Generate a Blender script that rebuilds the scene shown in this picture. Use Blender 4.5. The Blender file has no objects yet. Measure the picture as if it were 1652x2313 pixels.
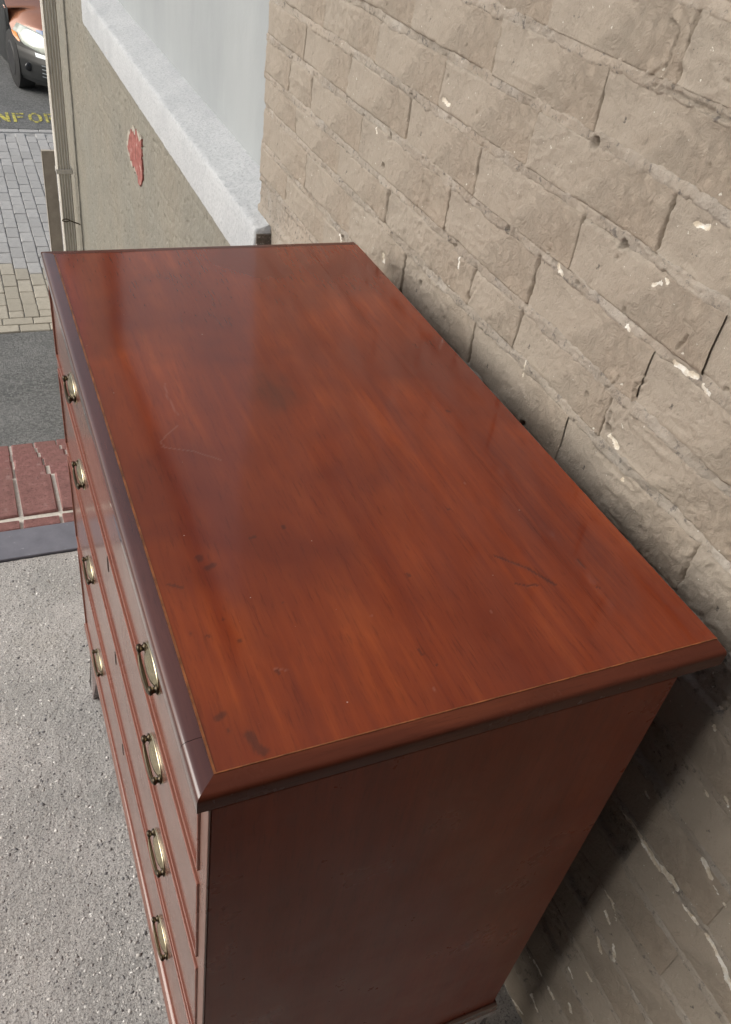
import bpy, bmesh, math, random
import numpy as np
from mathutils import Matrix, Vector

random.seed(7)
SC = bpy.context.scene
COL = SC.collection
R = math.radians

# ------------------------------------------------------------------ camera
cam_d = bpy.data.cameras.new('camera')
cam = bpy.data.objects.new('camera', cam_d)
COL.objects.link(cam)
SC.camera = cam
CAM = Vector((-0.0836, -0.3365, 1.5965))
yaw, pitch, roll = 0.5024, -0.6792, 0.1716
Fv = Vector((math.sin(yaw) * math.cos(pitch), math.cos(yaw) * math.cos(pitch), math.sin(pitch)))
r0 = Fv.cross(Vector((0, 0, 1))).normalized()
u0 = r0.cross(Fv)
Rv = r0 * math.cos(roll) + u0 * math.sin(roll)
Uv = u0 * math.cos(roll) - r0 * math.sin(roll)
cam.matrix_world = Matrix(((Rv.x, Uv.x, -Fv.x, CAM.x), (Rv.y, Uv.y, -Fv.y, CAM.y), (Rv.z, Uv.z, -Fv.z, CAM.z), (0, 0, 0, 1)))
cam_d.sensor_fit = 'VERTICAL'
cam_d.sensor_height = 36
cam_d.lens = 29.65
cam_d.clip_start = 0.02
cam_d.clip_end = 2000

# ------------------------------------------------------------------ sky, sun, exposure
world = bpy.data.worlds.new('World')
SC.world = world
world.use_nodes = True
wn = world.node_tree.nodes
bg = wn['Background']
sky = wn.new('ShaderNodeTexSky')
sky.sky_type = 'NISHITA'
sky.sun_disc = False
SUN_EL, SUN_AZ = R(29), R(-76)          # azimuth measured from +Y towards +X
sky.sun_elevation = SUN_EL
sky.sun_rotation = SUN_AZ
sky.air_density = 1.0
sky.dust_density = 4.0
sky.ozone_density = 1.0
hs = wn.new('ShaderNodeHueSaturation')          # thin cloud: the blue is washed out
hs.inputs['Saturation'].default_value = 0.45
world.node_tree.links.new(sky.outputs[0], hs.inputs['Color'])
world.node_tree.links.new(hs.outputs[0], bg.inputs[0])
bg.inputs[1].default_value = 0.11
sun_d = bpy.data.lights.new('sun', 'SUN')
sun_d.energy = 1.5
sun_d.angle = R(46)
sun_d.color = (1, 0.96, 0.9)
sun = bpy.data.objects.new('sun', sun_d)
COL.objects.link(sun)
sdir = Vector((math.sin(SUN_AZ) * math.cos(SUN_EL), math.cos(SUN_AZ) * math.cos(SUN_EL), math.sin(SUN_EL)))
sun.rotation_euler = sdir.to_track_quat('Z', 'Y').to_euler()
SC.view_settings.view_transform = 'Standard'
SC.view_settings.look = 'None'
SC.view_settings.exposure = 0.35
SC.view_settings.gamma = 1.0
SC.view_settings.use_curve_mapping = False

# ------------------------------------------------------------------ numpy noise
def perlin(x, y, seed=0):
    x = np.asarray(x, dtype=np.float64); y = np.asarray(y, dtype=np.float64)
    xi = np.floor(x).astype(np.int64); yi = np.floor(y).astype(np.int64)
    xf = x - xi; yf = y - yi
    def grad(ix, iy, dx, dy):
        h = (ix * 374761393 + iy * 668265263 + seed * 1442695041) & 0x7fffffff
        h = ((h ^ (h >> 13)) * 1274126177) & 0x7fffffff
        h = h ^ (h >> 16)
        a = (h & 1023) / 1024.0 * 2 * np.pi
        return np.cos(a) * dx + np.sin(a) * dy
    u = xf * xf * xf * (xf * (xf * 6 - 15) + 10); v = yf * yf * yf * (yf * (yf * 6 - 15) + 10)
    n00 = grad(xi, yi, xf, yf); n10 = grad(xi + 1, yi, xf - 1, yf)
    n01 = grad(xi, yi + 1, xf, yf - 1); n11 = grad(xi + 1, yi + 1, xf - 1, yf - 1)
    return ((n00 * (1 - u) + n10 * u) * (1 - v) + (n01 * (1 - u) + n11 * u) * v) * 1.5

def fbm(x, y, o=3, seed=0):
    s = 0; a = 1; t = 0
    for k in range(o):
        s = s + a * perlin(x * 2 ** k, y * 2 ** k, seed + k * 17); t += a; a *= 0.5
    return s / t

def sstep(a, b, x):
    t = np.clip((x - a) / (b - a), 0, 1)
    return t * t * (3 - 2 * t)

# ------------------------------------------------------------------ helpers
def tag(o, label=None, cat=None, group=None, kind=None):
    if label: o['label'] = label
    if cat: o['category'] = cat
    if group: o['group'] = group
    if kind: o['kind'] = kind
    return o

def empty(name, loc=(0, 0, 0), rz=0):
    o = bpy.data.objects.new(name, None)
    COL.objects.link(o)
    o.location = loc
    o.rotation_euler = (0, 0, rz)
    o.empty_display_size = 0.1
    return o

def link(name, me, mat=None, parent=None):
    o = bpy.data.objects.new(name, me)
    COL.objects.link(o)
    if mat is not None and len(me.materials) == 0: me.materials.append(mat)
    if parent is not None: o.parent = parent
    return o

def grid_mesh(name, V, nx, ny, smooth=True, flip=False, attrs=None):
    """V: (ny*nx,3) row-major"""
    i = np.arange((ny - 1) * (nx - 1))
    r = i // (nx - 1); c = i % (nx - 1)
    a = r * nx + c
    F = np.stack([a, a + 1, a + nx + 1, a + nx], 1)
    if flip: F = F[:, ::-1]
    me = bpy.data.meshes.new(name)
    me.vertices.add(len(V)); me.vertices.foreach_set('co', np.ascontiguousarray(V, dtype=np.float32).ravel())
    me.loops.add(F.size); me.loops.foreach_set('vertex_index', np.ascontiguousarray(F, dtype=np.int32).ravel())
    me.polygons.add(len(F)); me.polygons.foreach_set('loop_start', np.arange(0, F.size, 4, dtype=np.int32))
    me.polygons.foreach_set('use_smooth', np.full(len(F), smooth, dtype=bool))
    me.update(calc_edges=True)
    if attrs:
        for k, v in attrs.items():
            at = me.attributes.new(k, 'FLOAT', 'POINT')
            at.data.foreach_set('value', np.ascontiguousarray(v, dtype=np.float32))
    return me

class MB:
    """collects boxes, tubes and prisms into one bmesh"""
    def __init__(s): s.bm = bmesh.new()
    def box(s, x0, x1, y0, y1, z0, z1, bev=0, seg=2):
        b = bmesh.new()
        bmesh.ops.create_cube(b, size=1)
        for v in b.verts:
            v.co = Vector(((x0 + x1) / 2 + v.co.x * (x1 - x0), (y0 + y1) / 2 + v.co.y * (y1 - y0), (z0 + z1) / 2 + v.co.z * (z1 - z0)))
        if bev: bmesh.ops.bevel(b, geom=b.edges[:], offset=bev, segments=seg, affect='EDGES', profile=0.5)
        s.merge(b); return s
    def merge(s, b):
        m = bpy.data.meshes.new('t'); b.to_mesh(m); b.free(); s.bm.from_mesh(m); bpy.data.meshes.remove(m)
    def tube(s, pts, r, n=8, cap=True):
        pts = [Vector(p) for p in pts]
        rs = r if isinstance(r, (list, tuple)) else [r] * len(pts)
        rings = []
        for i, p in enumerate(pts):
            d = (pts[min(i + 1, len(pts) - 1)] - pts[max(i - 1, 0)]).normalized()
            a = d.cross(Vector((0.31, 0.2, 0.93))).normalized(); b = d.cross(a)
            rings.append([s.bm.verts.new(p + (a * math.cos(2 * math.pi * k / n) + b * math.sin(2 * math.pi * k / n)) * rs[i]) for k in range(n)])
        for i in range(len(rings) - 1):
            for k in range(n):
                s.bm.faces.new((rings[i][k], rings[i][(k + 1) % n], rings[i + 1][(k + 1) % n], rings[i + 1][k]))
        if cap:
            s.bm.faces.new(rings[0][::-1]); s.bm.faces.new(rings[-1])
        return s
    def ball(s, c, r, sub=2, sc=(1, 1, 1)):
        b = bmesh.new(); bmesh.ops.create_icosphere(b, subdivisions=sub, radius=r)
        for v in b.verts: v.co = Vector((v.co.x * sc[0], v.co.y * sc[1], v.co.z * sc[2])) + Vector(c)
        s.merge(b); return s
    def sweep(s, prof, path, closed_prof=True, cap=True):
        """prof: list of (o,z) offset outward; path: list of (x,y,nx,ny)"""
        rows = []
        for (x, y, nx, ny) in path:
            rows.append([s.bm.verts.new((x + nx * o, y + ny * o, z)) for o, z in prof])
        n = len(prof)
        for i in range(len(rows) - 1):
            for k in range(n if closed_prof else n - 1):
                s.bm.faces.new((rows[i][k], rows[i][(k + 1) % n], rows[i + 1][(k + 1) % n], rows[i + 1][k]))
        if cap and closed_prof:
            s.bm.faces.new(rows[0][::-1]); s.bm.faces.new(rows[-1])
        return s
    def build(s, name, mat=None, parent=None, smooth=False, angle=None):
        bmesh.ops.recalc_face_normals(s.bm, faces=s.bm.faces[:])
        me = bpy.data.meshes.new(name); s.bm.to_mesh(me); s.bm.free()
        if smooth:
            me.polygons.foreach_set('use_smooth', np.full(len(me.polygons), True))
            if angle is not None: me.set_sharp_from_angle(angle=R(angle))
        return link(name, me, mat, parent)

# ------------------------------------------------------------------ materials
class NT:
    def __init__(s, name):
        s.m = bpy.data.materials.new(name); s.m.use_nodes = True
        s.t = s.m.node_tree; s.b = s.t.nodes['Principled BSDF']
    def n(s, typ, **kw):
        nd = s.t.nodes.new(typ)
        for k, v in kw.items():
            if k.startswith('i_'): nd.inputs[k[2:].replace('_', ' ')].default_value = v
            else: setattr(nd, k, v)
        return nd
    def l(s, a, b): s.t.links.new(a, b)
    def coord(s, scale=(1, 1, 1), rot=(0, 0, 0), kind='Object'):
        tc = s.n('ShaderNodeTexCoord'); mp = s.n('ShaderNodeMapping')
        mp.inputs['Scale'].default_value = scale; mp.inputs['Rotation'].default_value = rot
        s.l(tc.outputs[kind], mp.inputs['Vector']); return mp.outputs['Vector']
    def noise(s, scale, detail=4, rough=0.6, vec=None, dist=0):
        nd = s.n('ShaderNodeTexNoise'); nd.inputs['Scale'].default_value = scale; nd.inputs['Detail'].default_value = detail
        nd.inputs['Roughness'].default_value = rough; nd.inputs['Distortion'].default_value = dist
        if vec is not None: s.l(vec, nd.inputs['Vector'])
        return nd.outputs['Fac']
    def voro(s, scale, vec=None, out='Distance', feature='F1', rnd=1):
        nd = s.n('ShaderNodeTexVoronoi'); nd.inputs['Scale'].default_value = scale; nd.feature = feature
        nd.inputs['Randomness'].default_value = rnd
        if vec is not None: s.l(vec, nd.inputs['Vector'])
        return nd.outputs[out]
    def ramp(s, fac, stops, interp='LINEAR'):
        nd = s.n('ShaderNodeValToRGB'); e = nd.color_ramp.elements; nd.color_ramp.interpolation = interp
        while len(e) < len(stops): e.new(0.5)
        for k, (p, c) in enumerate(stops):
            e[k].position = p; e[k].color = (c[0], c[1], c[2], 1) if isinstance(c, (tuple, list)) else (c, c, c, 1)
        s.l(fac, nd.inputs['Fac']); return nd.outputs['Color']
    def mix(s, fac, a, b, mode='MIX'):
        nd = s.n('ShaderNodeMix', data_type='RGBA', blend_type=mode, clamp_factor=True)
        for sock, v in ((nd.inputs[0], fac), (nd.inputs[6], a), (nd.inputs[7], b)):
            if isinstance(v, (int, float)): sock.default_value = v
            elif isinstance(v, (tuple, list)): sock.default_value = (v[0], v[1], v[2], 1)
            else: s.l(v, sock)
        return nd.outputs[2]
    def math(s, op, a, b=0.0, c=None):
        nd = s.n('ShaderNodeMath', operation=op)
        for k, v in enumerate((a, b) if c is None else (a, b, c)):
            if isinstance(v, (int, float)): nd.inputs[k].default_value = v
            else: s.l(v, nd.inputs[k])
        return nd.outputs[0]
    def attr(s, name):
        nd = s.n('ShaderNodeAttribute'); nd.attribute_name = name; return nd
    def bump(s, h, strength=0.3, dist=0.01, normal=None):
        nd = s.n('ShaderNodeBump'); nd.inputs['Strength'].default_value = strength; nd.inputs['Distance'].default_value = dist
        s.l(h, nd.inputs['Height'])
        if normal is not None: s.l(normal, nd.inputs['Normal'])
        s.l(nd.outputs[0], s.b.inputs['Normal']); return nd.outputs[0]
    def col(s, c):
        if isinstance(c, (tuple, list)): s.b.inputs['Base Color'].default_value = (c[0], c[1], c[2], 1)
        else: s.l(c, s.b.inputs['Base Color'])
        return s
    def set(s, rough=None, metal=None, spec=None, coat=None, coat_r=None):
        for k, v in (('Roughness', rough), ('Metallic', metal), ('Specular IOR Level', spec), ('Coat Weight', coat), ('Coat Roughness', coat_r)):
            if v is None: continue
            if isinstance(v, (int, float)): s.b.inputs[k].default_value = v
            else: s.l(v, s.b.inputs[k])
        return s

def simple(name, c, rough=0.6, metal=0, var=0.12, scale=30, bump=0.0, coat=0):
    m = NT(name)
    v = m.coord()
    f = m.noise(scale, 5, 0.65, v)
    m.col(m.ramp(f, [(0.25, tuple(x * (1 - var * 1.6) for x in c)), (0.75, tuple(x * (1 + var) for x in c))]))
    m.set(rough, metal, coat=coat)
    if bump: m.bump(m.noise(scale * 3, 4, 0.6, v), bump, 0.004)
    return m.m

def mat_wallpaint(name, base, grey=(0.38, 0.35, 0.315), joint=0.0):
    m = NT(name)
    v = m.coord(kind='Object')
    big = m.noise(2.3, 3, 0.5, v)
    mid = m.noise(14, 6, 0.65, v)
    fine = m.noise(130, 4, 0.7, v)
    c = m.mix(m.ramp(big, [(0.35, 0), (0.68, 1)]), tuple(x * 0.95 for x in base), (base[0] * 1.06, base[1] * 1.0, base[2] * 0.95))
    c = m.mix(m.ramp(mid, [(0.38, 0), (0.7, 0.55)]), c, tuple(x * 1.13 for x in base))
    c = m.mix(m.ramp(m.noise(7, 7, 0.7, v, 0.4), [(0.52, 0), (0.66, 0.42)]), c, (base[0] * 0.82, base[1] * 0.81, base[2] * 0.78))
    if joint:
        c = m.mix(m.ramp(m.noise(9, 4, 0.6, v), [(0.50, 0.0), (0.68, 0.45)]), c, (0.43, 0.405, 0.37))
        c = m.mix(m.ramp(m.noise(85, 4, 0.7, v), [(0.34, 0.75), (0.44, 0)]), c, (0.10, 0.09, 0.085))
    c = m.mix(m.ramp(fine, [(0.2, 0.35), (0.42, 0)]), c, (base[0] * 0.55, base[1] * 0.54, base[2] * 0.52))
    # grime lodged in the rough spots, smears of a paler older coat
    c = m.mix(m.ramp(m.noise(33, 6, 0.75, v, 0.8), [(0.30, 0.6), (0.40, 0)]), c, (base[0] * 0.5, base[1] * 0.48, base[2] * 0.47))
    c = m.mix(m.ramp(m.noise(17, 5, 0.7, v, 1.2), [(0.60, 0), (0.70, 0.35)]), c, (base[0] * 1.35, base[1] * 1.36, base[2] * 1.38))
    # small flecks where the paint has gone
    sp = m.noise(105, 3, 0.6, v)
    c = m.mix(m.ramp(sp, [(0.715, 0), (0.735, 0.8)]), c, (0.70, 0.67, 0.6))
    c = m.mix(m.ramp(m.noise(74, 4, 0.7, m.coord((1, 1, 0.8))), [(0.285, 0.85), (0.325, 0)]), c, (0.075, 0.066, 0.06))
    ch = m.ramp(m.math('ADD', m.attr('chip').outputs['Fac'], m.math('MULTIPLY', m.math('SUBTRACT', m.noise(150, 4, 0.75, v), 0.5), 1.6)), [(0.52, 0), (0.62, 1)])
    chm = m.math('MULTIPLY', ch, m.math('GREATER_THAN', m.attr('chip').outputs['Fac'], 0.02))
    cn = m.noise(60, 4, 0.6, v)
    chipc = m.ramp(cn, [(0.3, (0.46, 0.38, 0.28)), (0.46, (0.60, 0.54, 0.44)), (0.6, (0.78, 0.76, 0.71))])
    c = m.mix(chm, c, chipc)
    m.col(c)
    m.set(m.ramp(mid, [(0.3, 0.58), (0.7, 0.78)]), spec=0.35)
    pm_ = m.ramp(m.noise(5, 3, 0.6, v), [(0.40, 0.22), (0.62, 1.0)])      # smooth paint here, crusted there
    h = m.math('ADD', m.math('MULTIPLY', m.noise(60, 7, 0.75, v, 0.6), pm_), m.math('MULTIPLY', fine, 0.3))
    m.bump(h, 1.0, 0.007)
    return m.m

def mat_wood(name, dark, mid, light, axis='Y', rough=0.2, coat=0.5, stain=False, grain=1.0, blotch=0.5, bmp=0.04, spec=0.5):
    m = NT(name)
    sc = {'Y': (1, 0.045, 1), 'X': (0.045, 1, 1), 'Z': (1, 1, 0.045)}[axis]
    v = m.coord(sc); v2 = m.coord({'Y': (1, 0.22, 1), 'X': (0.22, 1, 1), 'Z': (1, 1, 0.22)}[axis]); v3 = m.coord()
    g1 = m.noise(70 * grain, 6, 0.66, v, 0.4)
    g2 = m.noise(11, 4, 0.55, v2, 0.8)
    g3 = m.noise(4.2, 3, 0.5, v3, 0.3)
    pores = m.noise(330, 3, 0.7, m.coord(tuple(1 if s == 1 else 0.09 for s in sc)))
    f = m.math('ADD', m.math('MULTIPLY', g1, 0.36), m.math('ADD', m.math('MULTIPLY', g2, 0.32), m.math('MULTIPLY', g3, 0.32)))
    c = m.ramp(f, [(0.3, dark), (0.5, mid), (0.7, light)])
    c = m.mix(m.ramp(g3, [(0.43, 0), (0.62, blotch)]), c, tuple((d * 0.75 + k * 0.25) for d, k in zip(dark, mid)))
    c = m.mix(m.ramp(pores, [(0.3, 0.32), (0.46, 0)]), c, tuple(x * 0.45 for x in dark))
    r = m.ramp(m.noise(9, 5, 0.65, v3), [(0.3, rough * 0.8), (0.72, rough * 1.35)])
    if stain:
        c = m.mix(m.attr('stain').outputs['Fac'], c, (0.022, 0.012, 0.012))
        c = m.mix(m.attr('lightscratch').outputs['Fac'], c, (0.55, 0.4, 0.33))
        # dust and fine dents
        c = m.mix(m.ramp(m.noise(150, 2, 0.5, v3), [(0.795, 0), (0.81, 0.65)]), c, (0.5, 0.42, 0.36))
    m.col(c).set(r, spec=spec, coat=coat, coat_r=rough * 0.8)
    m.bump(m.math('ADD', m.math('MULTIPLY', pores, 0.4), m.math('MULTIPLY', g1, 0.6)), bmp, 0.002)
    return m.m

M = {}
M['paint'] = mat_wallpaint('wall_paint', (0.308, 0.270, 0.223))
M['joint'] = mat_wallpaint('joint_paint', (0.308, 0.272, 0.228), joint=0.16)
M['olive'] = mat_wallpaint('olive_render', (0.225, 0.214, 0.18))
M['blocker'] = simple('shade_blocker_paint', (0.12, 0.11, 0.095), 0.8)
M['top'] = mat_wood('top_wood', (0.095, 0.013, 0.008), (0.205, 0.032, 0.008), (0.36, 0.074, 0.013), 'Y', 0.10, 0.36, True, blotch=0.9, spec=0.34)
M['band'] = mat_wood('band_wood', (0.05, 0.019, 0.016), (0.085, 0.029, 0.022), (0.15, 0.052, 0.036), 'Y', 0.13, 0.9, blotch=0.8)
M['band_x'] = mat_wood('band_wood_cross', (0.06, 0.018, 0.012), (0.105, 0.028, 0.016), (0.185, 0.052, 0.025), 'X', 0.24, 0.0, blotch=0.8, spec=0.14)
M['side'] = mat_wood('side_wood', (0.13, 0.024, 0.010), (0.215, 0.039, 0.014), (0.31, 0.062, 0.021), 'Z', 0.3, 0.0, blotch=0.6, bmp=0.0, spec=0.14)
M['front'] = mat_wood('drawer_wood', (0.135, 0.062, 0.046), (0.19, 0.092, 0.070), (0.26, 0.125, 0.095), 'Y', 0.22, 0.4, blotch=0.4)
M['stile'] = mat_wood('stile_wood', (0.15, 0.07, 0.05), (0.2, 0.1, 0.075), (0.26, 0.13, 0.1), 'Z', 0.3, 0.3)
M['bead'] = mat_wood('bead_wood', (0.17, 0.06, 0.04), (0.25, 0.09, 0.06), (0.33, 0.13, 0.085), 'Y', 0.25, 0.4)
M['inlay'] = simple('inlay_line', (0.27, 0.088, 0.028), 0.3, var=0.6, scale=45)
M['dark'] = simple('dark_gap', (0.02, 0.013, 0.01), 0.8)

# ------------------------------------------------------------------ wall data
XW = 0.598  # wall pushed back
CHIPS = [([[0.0568, 0.6143], [0.0371, 0.6241], [0.006, 0.6208]], 0.0043), ([[0.006, 0.6208], [-0.0278, 0.6189], [-0.0467, 0.6254]], 0.0069), ([[-0.0467, 0.6254], [-0.0593, 0.6265]], 0.005), ([[-0.0779, 0.6168], [-0.1019, 0.6191]], 0.0033), ([[-0.1204, 0.6227], [-0.1444, 0.6159], [-0.1746, 0.6006]], 0.0057), ([[-0.0652, 0.7026], [-0.0814, 0.6955]], 0.0055), ([[-0.09, 0.6904], [-0.0996, 0.6874]], 0.002), ([[-0.1101, 0.6865], [-0.1142, 0.6836]], 0.0024), ([[0.0406, 0.6873], [0.0345, 0.6864]], 0.0033), ([[0.014, 0.4739], [-0.0036, 0.4755], [-0.0199, 0.4554]], 0.002), ([[-0.0006, 0.4429], [-0.014, 0.4364]], 0.0041), ([[-0.0134, 0.3859], [-0.0274, 0.3727]], 0.0051), ([[-0.0362, 0.4139], [-0.0496, 0.3933]], 0.0035), ([[-0.0185, 0.7821], [-0.0238, 0.781]], 0.0029), ([[0.0121, 0.8652], [0.0089, 0.8611]], 0.0022), ([[-0.0442, 0.8033], [-0.0496, 0.798]], 0.0036), ([[0.0205, 0.8869], [0.0191, 0.887]], 0.0013), ([[0.0521, 0.1579], [0.0309, 0.1584]], 0.0037), ([[0.0762, 0.1414], [0.0652, 0.1401]], 0.0029), ([[-0.0005, 0.2573], [-0.0153, 0.251]], 0.0025), ([[-0.0295, 0.3011], [-0.0404, 0.303]], 0.0031), ([[0.0054, 0.1579], [-0.0086, 0.1572]], 0.0054), ([[-0.0347, 0.1967], [-0.0423, 0.1896]], 0.0051), ([[0.0248, 0.0826], [0.0005, 0.0782]], 0.0029), ([[0.0537, 0.0003], [0.0212, 0.0143]], 0.0032), ([[0.0778, -0.0003], [0.0668, -0.0028]], 0.0032), ([[0.3386, 1.2445], [0.3278, 1.2506]], 0.0025), ([[0.3222, 1.2584], [0.3179, 1.2563]], 0.0025), ([[0.8812, 1.2883], [0.8593, 1.2862]], 0.0043), ([[0.5113, 1.1889], [0.4993, 1.1823]], 0.0038), ([[0.742, 1.0979], [0.7411, 1.0824]], 0.0029), ([[0.2702, 1.1841], [0.2511, 1.1841], [0.2349, 1.1881]], 0.0041), ([[0.2222, 1.1849], [0.2096, 1.1817]], 0.0031), ([[0.3326, 1.096], [0.3218, 1.0997]], 0.0034), ([[0.3173, 1.0542], [0.3012, 1.0487]], 0.0045), ([[0.2029, 1.1307], [0.1988, 1.1289]], 0.0032), ([[0.5194, 1.0515], [0.5166, 1.021]], 0.0012), ([[1.1075, 1.1792], [1.1014, 1.1736]], 0.0028), ([[1.3113, 1.1717], [1.3074, 1.1671]], 0.0033), ([[1.0017, 0.9907], [0.9976, 0.9797]], 0.0049), ([[1.078, 1.0392], [1.0634, 1.0283]], 0.003), ([[1.216, 1.186], [1.2055, 1.1812]], 0.0041), ([[0.3563, 1.1848], [0.3511, 1.1818]], 0.0023), ([[0.294, 1.1983], [0.2898, 1.1979]], 0.0021), ([[0.2753, 1.0202], [0.272, 1.0193]], 0.002), ([[0.1884, 1.0178], [0.1838, 1.0169]], 0.0023), ([[0.1109, 1.0019], [0.1009, 0.9977]], 0.0017), ([[1.2077, 0.9436], [1.1993, 0.9331]], 0.0047), ([[0.2849, 1.3323], [0.2937, 1.3242]], 0.0025), ([[0.3138, 1.323], [0.2947, 1.3261]], 0.0034), ([[0.4775, 1.0158], [0.4693, 1.0136]], 0.0018)]
HOLES = [([0.4077, 1.2606], 0.0063, 0.02), ([0.6347, 1.1869], 0.0049, 0.014), ([1.0464, 1.1844], 0.0071, 0.014), ([1.1897, 0.9417], 0.0081, 0.014), ([0.3231, 1.0615], 0.0064, 0.018), ([0.5046, 1.3436], 0.0075, 0.015), ([1.0697, 0.9541], 0.0084, 0.014), ([0.8507, 1.0052], 0.0051, 0.01), ([-0.0008, 0.2977], 0.004, 0.01), ([1.054, 1.1318], 0.0056, 0.01), ([0.7698, 1.1059], 0.0044, 0.01), ([0.3783, 1.0772], 0.0031, 0.008), ([0.4857, 0.9583], 0.0064, 0.015), ([0.5208, 1.1907], 0.0027, 0.01)]
CRACKS = [([[0.3487, 1.0859], [0.3517, 1.1001], [0.3388, 1.1191], [0.3385, 1.1267]], 0.002, 0.006), ([[0.2956, 1.0977], [0.3026, 1.118], [0.3082, 1.1358]], 0.002, 0.006), ([[0.3069, 1.1335], [0.2962, 1.1447]], 0.002, 0.004), ([[0.3487, 1.0859], [0.336, 1.0746]], 0.002, 0.005), ([[0.4421, 1.4829], [0.4243, 1.4766], [0.4223, 1.461], [0.4246, 1.4462], [0.43, 1.4365]], 0.002, 0.006), ([[0.4237, 1.4253], [0.3799, 1.4243], [0.3173, 1.4214]], 0.002, 0.007), ([[0.4478, 1.4278], [0.43, 1.4428]], 0.0024, 0.004), ([[0.3076, 1.2752], [0.2626, 1.2715]], 0.002, 0.004), ([[0.3687, 1.2735], [0.2669, 1.267]], 0.002, 0.004), ([[-0.0551, 0.6185], [-0.0747, 0.6222], [-0.097, 0.6205], [-0.1204, 0.6227]], 0.002, 0.006), ([[0.018, 0.1272], [-0.0228, 0.1296]], 0.002, 0.006), ([[0.0266, 0.6986], [0.0095, 0.7001]], 0.002, 0.004), ([[0.1544, 0.8268], [0.137, 0.8294]], 0.002, 0.003), ([[1.6463, 1.2291], [1.3414, 1.2918]], 0.0028, 0.002), ([[0.2687, 1.2014], [0.2616, 1.2213]], 0.002, 0.006), ([[0.1916, 1.1982], [0.1811, 1.1941]], 0.0022, 0.006), ([[0.3265, 1.0711], [0.3282, 1.0829]], 0.002, 0.008), ([[0.6925, 1.0503], [0.6739, 1.0882]], 0.002, 0.004), ([[0.7263, 1.0927], [0.7221, 1.1157]], 0.0022, 0.005), ([[1.1629, 1.2193], [1.0198, 1.2266]], 0.002, 0.002)]

CHIPS = [c for i, c in enumerate(CHIPS) if i < 27 or i in (27, 28, 29, 30, 31, 32, 34, 36, 37, 39, 42, 44, 47, 49)]
def segdist(y, z, pl):
    d = np.full(y.shape, 9.0)
    for (a, b) in zip(pl[:-1], pl[1:]):
        ay, az = a; by, bz = b
        dy, dz = by - ay, bz - az
        L = dy * dy + dz * dz + 1e-12
        t = np.clip(((y - ay) * dy + (z - az) * dz) / L, 0, 1)
        d = np.minimum(d, np.hypot(y - ay - t * dy, z - az - t * dz))
    return d

def chipmask(y, z):
    m = np.zeros(y.shape)
    n = 0.0032 * fbm(y * 90, z * 90, 3, 5)
    for pl, r in CHIPS:
        ys = [p[0] for p in pl]; zs = [p[1] for p in pl]
        if y.max() < min(ys) - .02 or y.min() > max(ys) + .02 or z.max() < min(zs) - .02 or z.min() > max(zs) + .02: continue
        d = segdist(y, z, pl) + n
        m = np.maximum(m, 1 - sstep(r * 0.4, r * 1.1 + .0008, d))
    return m

def smoothzone(y, z):      # the lower wall by the ground has been trowelled smoother
    return sstep(0.7595, 0.9486, z) * 0.88 + 0.12

def surf(y, z):
    k = smoothzone(y, z)
    h = 0.0046 * fbm(y * 5.0, z * 6.5, 3, 1) + 0.0022 * fbm(y * 19, z * 24, 3, 2)
    wr = 1 - np.abs(fbm(y * 28 + 2 * fbm(y * 6, z * 6, 2, 9), z * 34, 3, 3)) * 2.2       # wrinkles in the paint skin
    patch = sstep(0.0, 0.35, fbm(y * 3.1, z * 3.4, 2, 11))
    h = h + 0.0022 * np.clip(wr, 0, 1) ** 3 * patch
    h = h + (0.0003 + 0.0011 * patch) * fbm(y * 62, z * 62, 3, 4) + 0.0016 * np.clip(1 - np.abs(fbm(y * 9 + 1.5 * fbm(y * 4, z * 4, 2, 14), z * 16, 3, 13)) * 5, 0, 1) ** 2 * sstep(-.1, .3, fbm(y * 2.6, z * 2.2, 2, 12))
    h = h * k - 0.0035 * sstep(.50, .62, fbm(y * 48, z * 48, 3, 15)) * (0.35 + 0.65 * k)
    for (c, r, d) in HOLES:
        if y.max() < c[0] - .03 or y.min() > c[0] + .03 or z.max() < c[1] - .03 or z.min() > c[1] + .03: continue
        q = np.hypot(y - c[0], (z - c[1])) + 0.0022 * fbm(y * 120, z * 120, 2, 8)
        h = h - d * (1 - sstep(r * 0.6, r * 1.05, q)) + 0.0012 * np.exp(-((q - r * 1.3) / (r * .4)) ** 2)
    for pl, r, d in CRACKS:
        ys = [p[0] for p in pl]; zs = [p[1] for p in pl]
        if y.max() < min(ys) - .02 or y.min() > max(ys) + .02 or z.max() < min(zs) - .02 or z.min() > max(zs) + .02: continue
        q = segdist(y, z, pl) + 0.0022 * fbm(y * 70, z * 70, 2, 6)
        h = h - d * 0.8 * (1 - sstep(r * 0.3, r * 1.1, q)) + 0.0015 * (1 - sstep(0, .012, q))
    h = h - 0.0016 * chipmask(y, z)
    return h

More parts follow.
